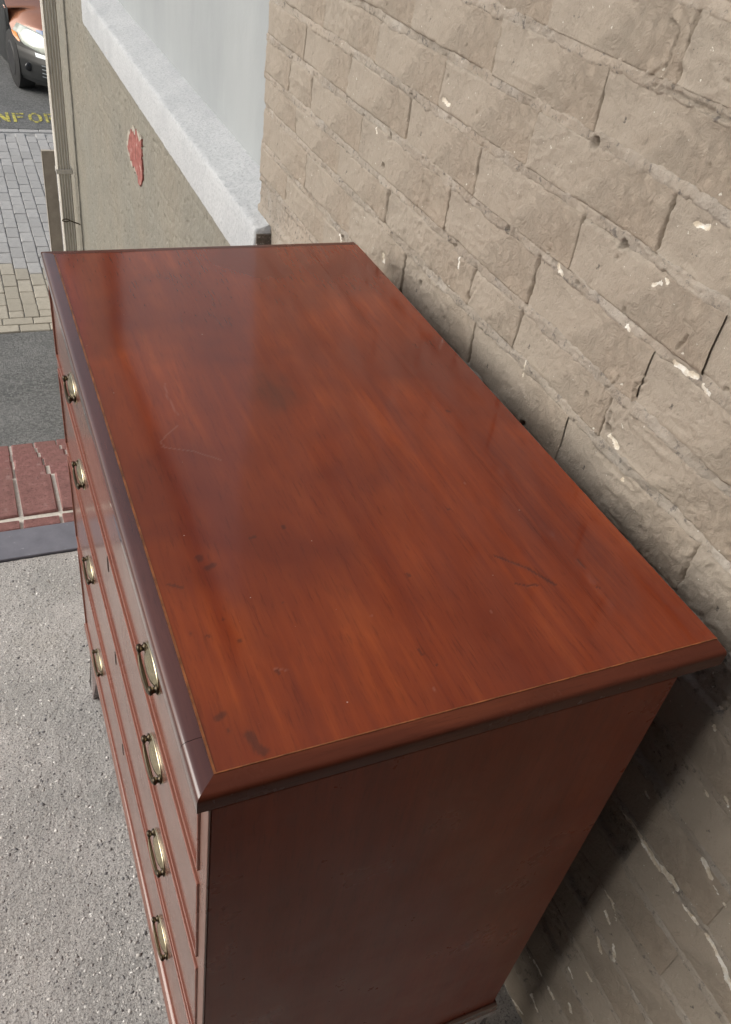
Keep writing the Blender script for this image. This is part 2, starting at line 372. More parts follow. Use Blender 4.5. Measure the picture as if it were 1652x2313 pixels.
PITCH = 0.07934
BED0 = 1.2681
rng = np.random.RandomState(3)
KMIN, KMAX = -17, 4                       # courses from the ground to above the frame
beds = {k: BED0 + k * PITCH + (rng.uniform(-.0025, .0025)) for k in range(KMIN, KMAX + 2)}
beds[0] = 1.2681; beds[-1] = 1.1877; beds[-2] = 1.1073; beds[-3] = 1.0369; beds[1] = 1.3464; beds[2] = 1.4257; beds[-8] = 0.625
known = {-1: [0.49, 0.7422, 0.9892, 1.254], 0: [0.3534, 0.6319], -2: [0.5531, 0.8095, 1.1689, 1.4432, 1.5787], -3: [0.3355, 0.5583, 0.6939, 1.0155]}
BL = 0.2554
YEND = 1.7563
perps = {}
for k in range(KMIN, KMAX + 1):
    ps = []
    if k in known:
        ps = list(known[k])
        ps = [p for p in ps if p > 0]
        y = min(ps)
        while y > -0.6: y -= BL + rng.uniform(-.008, .008); ps.append(y)
        y = max(ps)
        while y + BL * 0.6 < YEND:
            y += BL + rng.uniform(-.008, .008)
            if y < YEND - .05: ps.append(y)
    else:
        y = -0.62 + (BL / 2 if k % 2 else 0) + rng.uniform(-.02, .02)
        while y < YEND - .06:
            ps.append(y); y += BL + rng.uniform(-.01, .01)
    ps = sorted(ps) + [YEND]
    perps[k] = ps

wall = tag(empty('brick_wall', (XW, 0, 0)), 'old brick wall thickly painted taupe, with open joints, paint chips and a blocked white window recess', 'wall')

openp = {}
for k in range(KMIN, KMAX + 1):
    for p in perps[k]:
        kn = p == YEND or (k in known and any(abs(p - q) < .002 for q in known[k]))
        openp[(k, round(p, 5))] = 1.0 if kn else (rng.choice([0.3, 0.5]) if rng.rand() < 0.55 else 0.0)
def brick_edges(k, a, b):
    z0, z1 = beds[k], beds[k + 1]
    bedgap = 0.0068; pg = 0.0009
    return a + pg, b - pg, z0 + bedgap, z1 - bedgap * 0.9

def visible_brick(yc, zc):
    if -0.05 < yc < 0.9 and zc < 0.93: return False
    if 0.9 <= yc and zc < 0.84: return False
    if yc < -0.42: return False
    # line of sight in the frame, with margin
    P = Vector((XW, yc, zc)) - CAM
    d = P.dot(Fv)
    if d <= 0.05: return False
    u, v = P.dot(Rv) / d, P.dot(Uv) / d
    return abs(u) < 0.56 and abs(v) < 0.74

def jointmask(y, z):
    bare = 0.34 * sstep(1.20, 1.34, z) * (1 - sstep(0.50, 0.80, y))
    return 0.02 + 0.98 * sstep(-.06, .26, fbm(y * 3.4, z * 7, 3, 24) - bare) * (0.35 + 0.65 * smoothzone(y, z))

nb = 0
for k in range(KMIN, KMAX + 1):
    ps = perps[k]
    for a, b in zip(ps[:-1], ps[1:]):
        yc, zc = (a + b) / 2, (beds[k] + beds[k + 1]) / 2
        if not (visible_brick(yc, zc) or visible_brick(a, zc) or visible_brick(b, zc)): continue
        y0, y1, z0, z1 = brick_edges(k, a, b)
        dist = math.dist((XW, yc, zc), CAM)
        st = 0.0023 if dist < 1.25 else 0.003 if dist < 1.6 else 0.004
        oa, ob = openp[(k, round(a, 5))], openp[(k, round(b, 5))]
        m = 0.0035
        ny = int((y1 - y0 + 2 * m) / st) + 2; nz = int((z1 - z0 + 2 * m) / st) + 2
        Y, Z = np.meshgrid(np.linspace(y0 - m, y1 + m, ny), np.linspace(z0 - m, z1 + m, nz))
        jit = 0.0032 * fbm(Y * 45, Z * 45, 3, 21) + 0.0048 * fbm(Y * 9, Z * 9, 2, 22)
        dl = (Y - y0) + 0.8 * jit if oa else 0.05 + 0 * Y
        pw = np.where(Y < yc, oa, ob)
        dr_ = (y1 - Y) + 0.8 * jit if ob else 0.05 + 0 * Y
        dzz = np.minimum(Z - z0, z1 - Z) + jit
        eb = 1 - sstep(-0.0022, 0.0026, dzz)
        ep = 1 - sstep(-0.0012, 0.0016, np.minimum(dl, dr_))
        worn = jointmask(Y, Z)          # arrises lost under the paint in places
        edge = np.maximum(eb * worn, ep * pw * 1.7 * (0.1 + 0.9 * sstep(-.3, .1, fbm(Y * 9, Z * 30, 2, 25)))) * (0.3 + 0.7 * smoothzone(Y, Z))
        off = random.uniform(-.0008, .0009) * float(smoothzone(yc, zc))
        h = surf(Y, Z) + off + random.uniform(-.012, .012) * (Y - yc) + random.uniform(-.014, .014) * (Z - zc) - 0.0056 * edge
        h[0, :] = h[-1, :] = -0.02
        if oa: h[:, 0] = -0.02
        if ob: h[:, -1] = -0.02
        ch = chipmask(Y, Z)
        V = np.stack([-h.ravel(), (Y - yc).ravel(), (Z - zc).ravel()], 1)
        me = grid_mesh('brick', V, ny, nz, True, True, {'chip': ch.ravel()})
        o = link('brick', me, M['paint'], wall)
        o.location = (0, yc, zc)
        nb += 1
print('bricks', nb)

# joints: one continuous, uneven bed of mortar behind and between the bricks
st = 0.0029
ZTOP = 1.66
ny = int((YEND + 0.42) / st); nz = int((ZTOP - 0.0) / st)
Y, Z = np.meshgrid(np.linspace(-0.42, YEND, ny), np.linspace(0.0, ZTOP, nz))
kz = smoothzone(Y, Z)
h = surf(Y, Z) + 0.0019 * fbm(Y * 85, Z * 85, 3, 31) + 0.0008 * fbm(Y * 30, Z * 150, 2, 32)
jm = jointmask(Y, Z)
h = h + 0.0009 - 0.0044 * jm * (0.35 + 0.65 * kz) + 0.0012 * fbm(Y * 14, Z * 30, 2, 33) * jm
bz = np.full(Z.shape, 9.0)
for k in range(KMIN, KMAX + 2): bz = np.minimum(bz, np.abs(Z - beds[k]))
h = h - 0.006 * sstep(.006, .013, bz + 0.006 * fbm(Y * 26, Z * 26, 3, 34))
# open perpends
for k in range(KMIN, KMAX + 1):
    zi0, zi1 = int((beds[k] - .004) / st), int((beds[k + 1] + .004) / st)
    if zi1 <= 0 or zi0 >= nz: continue
    zi0 = max(zi0, 0); zi1 = min(zi1, nz)
    for p in perps[k]:
        yi0, yi1 = int((p - .012 + 0.42) / st), int((p + .012 + 0.42) / st)
        if yi0 < 0 or yi1 >= ny: continue
        depth = 0.013 * openp[(k, round(p, 5))]
        sl = (slice(zi0, zi1), slice(yi0, yi1))
        q = np.abs(Y[sl] - p + 0.004 * fbm(Y[sl] * 40, Z[sl] * 40, 3, 41))
        zz = np.clip(np.minimum(Z[sl] - beds[k], beds[k + 1] - Z[sl]) / .012, 0, 1)
        h[sl] = h[sl] - depth * (1 - sstep(.001, .005, q)) * zz * sstep(-.2, .2, fbm(Y[sl] * 8, Z[sl] * 45, 2, 43))
# pits along the beds
pit = sstep(0.42, 0.62, fbm(Y * 38, Z * 55, 3, 51))
h = h - 0.008 * pit * kz
me = grid_mesh('mortar', np.stack([-h.ravel(), Y.ravel(), Z.ravel()], 1), ny, nz, True, True, {'chip': chipmask(Y, Z).ravel()})
tag(link('mortar', me, M['joint'], wall), kind='stuff')

# rendered lower wall under the sill, down past the steps to the street
def rend(y0, y1, z0, z1, st, seed):
    ny = int((y1 - y0) / st); nz = int((z1 - z0) / st)
    Y, Z = np.meshgrid(np.linspace(y0, y1, ny), np.linspace(z0, z1, nz))
    bed = np.abs(((Z - BED0) / PITCH) % 1 - 0.5)
    row = np.floor((Z - BED0) / PITCH)
    pp = np.abs(((Y / BL + 0.5 * (row % 2)) % 1) - 0.5)
    j = (1 - sstep(0.03, 0.11, 0.5 - bed + 0)) * 1.0
    bedline = 1 - sstep(0.02, 0.12, 0.5 - bed)
    perline = 1 - sstep(0.006, 0.035, 0.5 - pp)
    h = 0.003 * fbm(Y * 4, Z * 5, 3, seed) + 0.0016 * fbm(Y * 17, Z * 22, 3, seed + 1) + 0.0032 * fbm(Y * 45, Z * 70, 2, seed + 2)
    h = h - 0.0024 * np.maximum(bedline, perline) * sstep(-.4, .3, fbm(Y * 5, Z * 7, 2, seed + 3))
    pk = fbm(Y * 22, Z * 60, 3, seed + 4)
    h = h - 0.007 * sstep(0.34, 0.46, pk)
    return grid_mesh('rendered_face', np.stack([-h.ravel(), Y.ravel(), Z.ravel()], 1), ny, nz, True, True, {'chip': 0 * Y.ravel()})
o = link('rendered_face', rend(YEND, 6.0702, -1.5, 0.6407, 0.0065, 61), M['olive'], wall)
o['kind'] = 'stuff'
o = link('rendered_face', rend(4.599, 6.0702, 0.6407, 3.2, 0.02, 71), M['olive'], wall)
o['kind'] = 'stuff'
# body of the wall behind the faces, and the storeys above the frame
mb = MB()
mb.box(0.10, 0.45, -3.2, 6.0597, -1.6, 0.7595)
mb.box(0.10, 0.45, -3.2, YEND - .012, 0.7616, 1.65)
mb.box(0.012, 0.45, -3.2, 6.0597, 3.2, 6.2)
mb.box(0.004, 0.45, -3.2, YEND - .004, 1.655, 3.198)
mb.box(0.10, 0.45, 4.5779, 6.0597, 0.7616, 3.198)
mb.box(0.012, 0.099, 6.0447, 6.0647, -1.6, 3.198)
mb.box(0.012, 0.099, YEND - .024, YEND - .003, 0.7616, 1.65)
mb.box(0.012, 0.099, 4.5832, 4.6095, 0.7616, 3.198)
mb.box(0.006, 0.099, -3.2, -0.418, 0, 1.65)
mb.build('wall_core', M['paint'], wall)

# blocked window: recessed panel and a sill that sticks out
m = NT('white_panel_paint'); v = m.coord((1, 1, 0.35)); v1 = m.coord()
c = m.ramp(m.noise(3, 5, 0.6, v), [(0.3, (0.275, 0.295, 0.305)), (0.7, (0.335, 0.355, 0.36))])
c = m.mix(m.ramp(m.noise(60, 4, 0.6, v1), [(0.66, 0), (0.74, 0.6)]), c, (0.36, 0.37, 0.37))
c = m.mix(m.ramp(m.noise(5, 6, 0.7, v, 0.8), [(0.66, 0), (0.74, 0.25)]), c, (0.5, 0.52, 0.53))
m.col(c).set(0.7); m.bump(m.noise(70, 5, 0.65, v1), 0.25, 0.004); M['panel'] = m.m
m = NT('sill_concrete'); v1 = m.coord()
c = m.ramp(m.noise(5, 5, 0.6, v1), [(0.3, (0.41, 0.425, 0.44)), (0.7, (0.51, 0.525, 0.535))])
c = m.mix(m.ramp(m.noise(110, 4, 0.75, v1), [(0.32, 0.7), (0.52, 0)]), c, (0.27, 0.29, 0.31))
c = m.mix(m.ramp(m.noise(5, 2, 0.5, m.coord((1, 0.6, 5))), [(0.76, 0), (0.78, 0.8)]), c, (0.45, 0.22, 0.1))
m.col(c).set(0.8); m.bump(m.noise(95, 5, 0.7, v1), 0.7, 0.006); M['sill'] = m.m
ny, nz = 200, 160
Y, Z = np.meshgrid(np.linspace(1.6985, 4.641, ny), np.linspace(0.7595, 3.25, nz))
h = 0.003 * fbm(Y * 3, Z * 3, 3, 81) + 0.0012 * fbm(Y * 14, Z * 14, 2, 82)
link('window_infill', grid_mesh('window_infill', np.stack([0.078 - h.ravel(), Y.ravel(), Z.ravel()], 1), ny, nz, True, True), M['panel'], wall)
# sill: rough-edged sloping slab, profile swept along the wall
prof = [(0.1051, 0.6439), (0.0631, 0.6439), (-0.0357, 0.6407), (-0.0378, 0.6544), (-0.0378, 0.6964), (-0.0378, 0.7385), (-0.0368, 0.7658), (-0.0326, 0.7742), (-0.021, 0.7773), (0.0, 0.7847), (0.0315, 0.7963), (0.0631, 0.8089), (0.083, 0.8152), (0.1051, 0.8194)]
ys = np.concatenate([[1.6586, 1.6628], np.linspace(1.6723, 4.5569, 260), [4.5716]])
P = np.array(prof)
Yg = np.repeat(ys[:, None], len(P), 1); X0 = np.repeat(P[None, :, 0], len(ys), 0); Z0 = np.repeat(P[None, :, 1], len(ys), 0)
nn = fbm(Yg * 22, (X0 + Z0) * 22, 3, 91)
edge = np.exp(-((X0 + 0.033) / .01) ** 2) * np.exp(-((Z0 - 0.77) / .012) ** 2)
X0 = X0 + 0.0018 * nn + 0.004 * edge * np.clip(fbm(Yg * 30, Yg * 0 + 3, 3, 93), -.2, 1)
Z0 = Z0 + 0.0022 * fbm(Yg * 25, X0 * 25, 3, 92) - 0.004 * edge * np.clip(fbm(Yg * 34, Yg * 0 + 7, 3, 94), -.2, 1)
X0[0, 2:-4] += 0.004
mesh = grid_mesh('window_sill', np.stack([X0.ravel(), Yg.ravel(), Z0.ravel()], 1), len(P), len(ys), True, True)
bm = bmesh.new(); bm.from_mesh(mesh); bm.verts.ensure_lookup_table()
bm.faces.new([bm.verts[i] for i in range(len(P))]); bm.faces.new([bm.verts[len(P) * (len(ys) - 1) + i] for i in range(len(P))][::-1])
bmesh.ops.recalc_face_normals(bm, faces=bm.faces[:])
bm.to_mesh(mesh); bm.free(); mesh.set_sharp_from_angle(angle=R(50))
tag(link('window_sill', mesh, M['sill'], wall), 'rough white concrete sill sticking out of the wall')
# darker mottled cap on the near end of the sill
m = NT('sill_end_dark'); v1 = m.coord()
m.col(m.ramp(m.noise(120, 4, 0.7, v1), [(0.42, (0.10, 0.085, 0.07)), (0.6, (0.16, 0.14, 0.12)), (0.68, (0.6, 0.58, 0.55))])).set(0.9)
M['sill_end'] = m.m
mb = MB(); mb.box(-0.033, 0.006, 1.6523, 1.6596, 0.6428, 0.7616, 0.002); mb.build('sill_end_cap', M['sill_end'], wall)
# spot where the render has come off the red brick
def patch(name, pts, mat, x=-0.004, th=0.003, jitter=0.004, seed=1):
    rr = random.Random(seed); bm = bmesh.new(); ring = []
    for a, b in zip(pts, pts[1:] + pts[:1]):
        for t in (0, .25, .5, .75):
            ring.append((a[0] + (b[0] - a[0]) * t + rr.uniform(-1, 1) * jitter, a[1] + (b[1] - a[1]) * t + rr.uniform(-1, 1) * jitter))
    f = bm.faces.new([bm.verts.new((x + rr.uniform(-.001, .001), p[0], p[1])) for p in ring])
    ex = bmesh.ops.extrude_face_region(bm, geom=[f]); 
    for v_ in ex['geom']:
        if isinstance(v_, bmesh.types.BMVert): v_.co.x += th + .01
    bmesh.ops.recalc_face_normals(bm, faces=bm.faces[:])
    me = bpy.data.meshes.new(name); bm.to_mesh(me); bm.free()
    return link(name, me, mat, wall)
m = NT('bare_red_brick'); v1 = m.coord()
c = m.ramp(m.noise(26, 5, 0.7, v1), [(0.32, (0.13, 0.05, 0.04)), (0.5, (0.27, 0.085, 0.07)), (0.62, (0.34, 0.15, 0.13)), (0.68, (0.46, 0.40, 0.36))])
m.col(c).set(0.85); m.bump(m.noise(60, 4, 0.6, v1), 0.6, 0.006); M['redbare'] = m.m
m = NT('bare_plaster'); v1 = m.coord()
m.col(m.ramp(m.noise(40, 4, 0.7, v1), [(0.35, (0.30, 0.27, 0.22)), (0.6, (0.40, 0.36, 0.31)), (0.7, (0.6, 0.57, 0.52))])).set(0.85); M['plaster'] = m.m
P1 = [(3.562, 0.427), (3.628, 0.361), (3.604, 0.331), (3.517, 0.312), (3.432, 0.288), (3.348, 0.276), (3.292, 0.333), (3.293, 0.387), (3.304, 0.427), (3.306, 0.474), (3.398, 0.472), (3.485, 0.465)]
tag(patch('exposed_brick', P1, M['redbare'], -0.0062, 0.003, 0.016, 3), 'torn patch of bare red brick')
P2 = [(3.593, 0.425), (3.649, 0.36), (3.629, 0.313), (3.539, 0.299), (3.443, 0.282), (3.356, 0.283), (3.322, 0.323), (3.319, 0.392), (3.319, 0.449), (3.304, 0.485), (3.397, 0.479), (3.494, 0.47)]
patch('plaster_edge', P2, M['plaster'], -0.0046, 0.002, 0.012, 5)

# ------------------------------------------------------------------ ground
m = NT('concrete'); v1 = m.coord()
c = m.ramp(m.noise(3.2, 5, 0.6, v1), [(0.36, (0.40, 0.392, 0.375)), (0.64, (0.59, 0.565, 0.54))])
c = m.mix(m.ramp(m.noise(6, 5, 0.7, v1), [(0.55, 0), (0.72, 0.5)]), c, (0.44, 0.41, 0.36))
c = m.mix(m.ramp(m.noise(240, 3, 0.7, v1), [(0.34, 0.85), (0.5, 0)]), c, (0.11, 0.105, 0.10))
c = m.mix(m.ramp(m.noise(170, 3, 0.6, v1), [(0.58, 0), (0.70, 0.6)]), c, (0.62, 0.6, 0.56))
m.col(c).set(0.85); m.bump(m.noise(210, 4, 0.7, v1), 0.7, 0.004); M['concrete'] = m.m
def sheet(name, x0, x1, y0, y1, nx, ny, hf, mat):
    X, Y = np.meshgrid(np.linspace(x0, x1, nx), np.linspace(y0, y1, ny))
    me = grid_mesh(name, np.stack([X.ravel(), Y.ravel(), hf(X, Y).ravel()], 1), nx, ny, True)
    return tag(link(name, me, mat), kind='structure')
XR = XW + 0.02
sheet('concrete_ground', -0.8, XR, -0.4, 1.428, 340, 460, lambda X, Y: 0.0012 * fbm(X * 30, Y * 30, 3, 101) + 0.0012 * fbm(X * 110, Y * 110, 2, 102), M['concrete'])
mb = MB(); mb.box(-9, -0.8, -3.2, 1.428, -0.3, -0.0005); mb.box(-0.8, XR, -3.2, -0.4, -0.3, -0.0005); mb.box(-0.8, XR, -0.4, 1.428, -0.3, -0.02)
tag(mb.build('concrete_base', M['concrete']), kind='structure')
# exposed aggregate: real little stones, set in the surface
m = NT('aggregate'); at = m.attr('tone')
m.col(m.ramp(at.outputs['Fac'], [(0.0, (0.12, 0.12, 0.125)), (0.22, (0.28, 0.275, 0.27)), (0.5, (0.45, 0.43, 0.40)), (0.8, (0.55, 0.53, 0.5)), (1.0, (0.74, 0.73, 0.7))])).set(0.6)
M['agg'] = m.m
def pebbles(name, n, region, rmin, rmax, mat, seed, zf, tone=lambda r, N: r.rand(N), flat=0.5, protrude=0.3):
    r = np.random.RandomState(seed)
    b = bmesh.new(); bmesh.ops.create_icosphere(b, subdivisions=1, radius=1); b.verts.ensure_lookup_table()
    bv = np.array([v.co[:] for v in b.verts]); bf = np.array([[v.index for v in f.verts] for f in b.faces]); b.free()
    up = np.ones(len(bf), bool)
    x0, x1, y0, y1 = region
    X = r.uniform(x0, x1, n); Yy = r.uniform(y0, y1, n)
    rad = rmin + (rmax - rmin) * r.power(0.38, n)
    a = r.uniform(0, 6.28, n); asp = r.uniform(0.5, 0.95, n)
    V = bv[None] * np.stack([rad, rad * asp, rad * asp * flat], 1)[:, None, :]
    V = V * (1 + 0.16 * r.randn(n, len(bv), 1))
    ca, sa = np.cos(a)[:, None], np.sin(a)[:, None]
    Vx = V[:, :, 0] * ca - V[:, :, 1] * sa + X[:, None]; Vy = V[:, :, 0] * sa + V[:, :, 1] * ca + Yy[:, None]
    Vz = V[:, :, 2] + (zf(X, Yy) - rad * asp * flat * (1 - protrude * r.uniform(.4, 1.4, n)))[:, None]
    V = np.stack([Vx, Vy, Vz], 2).reshape(-1, 3)
    F = (bf[None] + (np.arange(n) * len(bv))[:, None, None]).reshape(-1, 3)
    me = bpy.data.meshes.new(name)
    me.vertices.add(len(V)); me.vertices.foreach_set('co', V.astype(np.float32).ravel())
    me.loops.add(F.size); me.loops.foreach_set('vertex_index', F.astype(np.int32).ravel())
    me.polygons.add(len(F)); me.polygons.foreach_set('loop_start', np.arange(0, F.size, 3, dtype=np.int32))
    me.polygons.foreach_set('use_smooth', np.full(len(F), True)); me.update(calc_edges=True)
    t = me.attributes.new('tone', 'FLOAT', 'POINT'); t.data.foreach_set('value', np.repeat(tone(r, n), len(bv)).astype(np.float32))
    return tag(link(name, me, mat), kind='stuff')
gz = lambda X, Y: 0.0012 * fbm(X * 30, Y * 30, 3, 101) + 0.0012 * fbm(X * 110, Y * 110, 2, 102)
pebbles('aggregate_stones', 22000, (-0.38, 0.09, 0.0, 1.42), 0.0012, 0.0062, M['agg'], 5, gz)

# steel strip across the doorway
m = NT('grey_steel'); v1 = m.coord()
c = m.ramp(m.noise(18, 5, 0.65, v1), [(0.3, (0.17, 0.17, 0.20)), (0.7, (0.23, 0.23, 0.265))])
c = m.mix(m.ramp(m.noise(75, 3, 0.6, v1), [(0.68, 0), (0.75, 0.6)]), c, (0.42, 0.42, 0.46))
m.col(c).set(0.5, 0.15); m.bump(m.noise(50, 4, 0.6, v1), 0.1, 0.003); M['steel'] = m.m
mb = MB(); mb.box(-3.0, XW - .012, 1.431, 1.543, -0.05, 0.007, 0.002)
tag(mb.build('threshold_plate', M['steel']), 'blue grey steel plate set flat across the ground before the red brick steps', 'plate')

# brick steps going down to the street
m = NT('step_brick'); v1 = m.coord(); oi = m.n('ShaderNodeObjectInfo')
c = m.ramp(m.noise(38, 5, 0.7, v1), [(0.3, (0.17, 0.07, 0.065)), (0.55, (0.28, 0.125, 0.115)), (0.75, (0.37, 0.19, 0.175))])
c = m.mix(m.ramp(oi.outputs['Random'], [(0, 0.0), (1, 0.45)]), c, (0.22, 0.12, 0.1))
c = m.mix(m.ramp(m.noise(11, 5, 0.65, v1), [(0.62, 0), (0.75, 0.5)]), c, (0.45, 0.36, 0.34))
c = m.mix(m.ramp(m.noise(150, 3, 0.7, v1), [(0.3, 0.7), (0.42, 0)]), c, (0.07, 0.03, 0.03))
m.col(c).set(0.75); m.bump(m.noise(120, 4, 0.7, v1), 0.4, 0.004); M['stepbrick'] = m.m
M['mortar'] = simple('step_mortar', (0.74, 0.70, 0.62), 0.9, var=0.15, scale=90, bump=0.5)
steps = tag(empty('brick_steps', (0, 1.545, 0)), kind='structure')
RISE, TREAD = 0.18, 0.29
mb = MB()
mb.box(-2.6, XR, 0.0, 0.238, -1.6, -0.004)
for k in range(1, 6): mb.box(-2.6, XR, 0.236 + TREAD * (k - 1), 0.238 + TREAD * k - 0.004, -1.6, -0.004 - RISE * k)
mb.build('step_core', M['mortar'], steps)
bvars = {}
def block_mesh(name, lx, ly, lz, seed, jag=0.0025):
    r = random.Random(seed); b = bmesh.new(); bmesh.ops.create_cube(b, size=1)
    for v in b.verts: v.co = Vector((v.co.x * lx, v.co.y * ly, v.co.z * lz))
    bmesh.ops.bevel(b, geom=b.edges[:], offset=min(lx, ly, lz) * 0.07, segments=1, affect='EDGES')
    for v in b.verts: v.co += Vector((r.uniform(-1, 1), r.uniform(-1, 1), r.uniform(-.5, .5))) * jag
    me = bpy.data.meshes.new(name); b.to_mesh(me); b.free(); return me
PX = 0.1035
def row(y0, y1, z, off, n0, n1, joint=0.009):
    key = (round(y1 - y0, 3))
    if key not in bvars: bvars[key] = [block_mesh('brick', PX - joint, y1 - y0, 0.05, 11 + i) for i in range(4)]
    for i in range(n0, n1):
        xc = off + (i + 0.5) * PX
        if xc > XW - 0.05: continue
        o = link('brick', random.choice(bvars[key]), M['stepbrick'], steps)
        o.location = (xc + random.uniform(-.0015, .0015), (y0 + y1) / 2, z - 0.025 + random.uniform(-.0015, .0015))
row(0.001, 0.040, 0.004, -0.085, -6, 6)
row(0.060, 0.237, 0.004, -0.083, -6, 6)
for k in range(1, 6):
    row(0.244 + TREAD * (k - 1), 0.237 + TREAD * k, 0.004 - RISE * k, -0.083, -7 - k, 7)
# risers faced with bricks laid on edge
for k in range(0, 6):
    yb = 0.238 + TREAD * k
# street level
ZS = -1.40
m = NT('asphalt'); v1 = m.coord()
c = m.ramp(m.noise(2.2, 5, 0.6, v1), [(0.3, (0.12, 0.125, 0.125)), (0.7, (0.20, 0.205, 0.205))])
c = m.mix(m.ramp(m.voro(75, v1, 'Color'), [(0.3, 0), (0.95, 0.75)]), c, (0.33, 0.33, 0.32))
c = m.mix(m.ramp(m.noise(95, 3, 0.7, v1), [(0.62, 0), (0.7, 0.85)]), c, (0.45, 0.45, 0.43))
c = m.mix(m.ramp(m.noise(80, 3, 0.7, v1), [(0.30, 0.8), (0.42, 0)]), c, (0.02, 0.02, 0.022))
m.col(c).set(0.8); m.bump(m.noise(80, 4, 0.75, v1), 1.0, 0.02); M['asphalt'] = m.m
gnd = MB(); gnd.box(-600, 600, 9.72, 900, ZS - 0.6, ZS)
tag(gnd.build('road', M['asphalt']), kind='structure')
mb = MB(); mb.box(-600, 600, -600, -3.3, ZS - .7, ZS - .05); mb.box(-600, -9.1, -3.3, 9.7, ZS - .7, ZS - .05); mb.box(1.1, 600, -3.3, 5.76, ZS - .7, ZS - .05)
tag(mb.build('ground', M['asphalt']), kind='structure')
y_a, z_a = 3.20, -1.10
sheet('asphalt_slope', -9, XR, y_a, 5.27, 60, 60, lambda X, Y: z_a + (ZS - 0.005 - z_a) * (Y - y_a) / (5.27 - y_a) + 0.004 * fbm(X * 7, Y * 7, 3, 111), M['asphalt'])

# sidewalk of block pavers
m = NT('sand_joint'); v1 = m.coord()
geo = m.n('ShaderNodeNewGeometry'); sp = m.n('ShaderNodeSeparateXYZ'); m.l(geo.outputs['Position'], sp.inputs[0])
m.col(m.ramp(m.noise(6, 5, 0.6, v1), [(0.35, (0.2, 0.195, 0.19)), (0.6, (0.46, 0.46, 0.45))])).set(0.9); M['sand'] = m.m
mb = MB(); mb.box(-9, 40, 5.272, 9.715, ZS - 0.5, ZS - 0.012)
walk = tag(mb.build('sidewalk', M['sand']), kind='structure')
def mat_paver(name, a, b):
    m = NT(name); v1 = m.coord(); oi = m.n('ShaderNodeObjectInfo')
    c = m.ramp(m.noise(30, 5, 0.7, v1), [(0.3, a), (0.7, b)])
    c = m.mix(m.ramp(oi.outputs['Random'], [(0, 0.0), (1, 0.55)]), c, tuple(x * 0.78 for x in a))
    c = m.mix(m.ramp(m.noise(130, 3, 0.7, v1), [(0.3, 0.6), (0.44, 0)]), c, tuple(x * 0.45 for x in a))
    m.col(c).set(0.8); m.bump(m.noise(110, 4, 0.7, v1), 0.4, 0.005); return m.m
M['paver_tan'] = mat_paver('paver_tan', (0.42, 0.385, 0.315), (0.54, 0.50, 0.42))
M['paver_grey'] = mat_paver('paver_grey', (0.42, 0.415, 0.405), (0.55, 0.545, 0.53))
pm = {}
def paver(lx, ly, x, y, mat):
    key = (lx, ly, mat)
    if key not in pm:
        pm[key] = [block_mesh('paver', lx, ly, 0.06, 31 + i, 0.0022) for i in range(4)]
        for q in pm[key]: q.materials.append(M[mat])
    o = link('paver', random.choice(pm[key]), None, walk)
    o.location = (x, y, ZS - 0.03 + random.uniform(-.002, .002)); o.rotation_euler = (random.uniform(-.01, .01), random.uniform(-.01, .01), random.uniform(-.012, .012))
npv = 0
slope = 0.03
def inview(x, y, mg=0.06):
    P = Vector((x, y, ZS)) - CAM; d = P.dot(Fv); u, v = P.dot(Rv) / d, P.dot(Uv) / d
    return -0.4336 - mg < u < -0.32 and abs(v) < 0.66
y = 5.277 + 0.05
for k in range(2):                      # border courses laid across
    x = -1.2 + 0.1 * k
    while x < 1.1:
        if inview(x, y): paver(0.194, 0.094, x, y, 'paver_tan'); npv += 1
        x += 0.2
    y += 0.1
y0 = y - 0.05
col = 0; x = -1.4
while x < 1.4:
    yy = y0 + (0.05 if col % 2 else 0.1)
    if col % 2:
        if inview(x, y0 + .05): paver(0.094, 0.094, x, y0 + 0.049, 'paver_tan'); npv += 1
        yy = y0 + 0.2
    while yy < 9.55:
        if inview(x, yy, 0.02): paver(0.094, 0.194, x, yy, 'paver_tan' if yy < 6.35 + 0.12 * math.sin(col) else 'paver_grey'); npv += 1
        yy += 0.2
    x += 0.1; col += 1
x = -1.4
while x < 1.6:
    if inview(x, 9.65): paver(0.194, 0.094, x, 9.66, 'paver_grey'); npv += 1
    x += 0.2
print('pavers', npv)

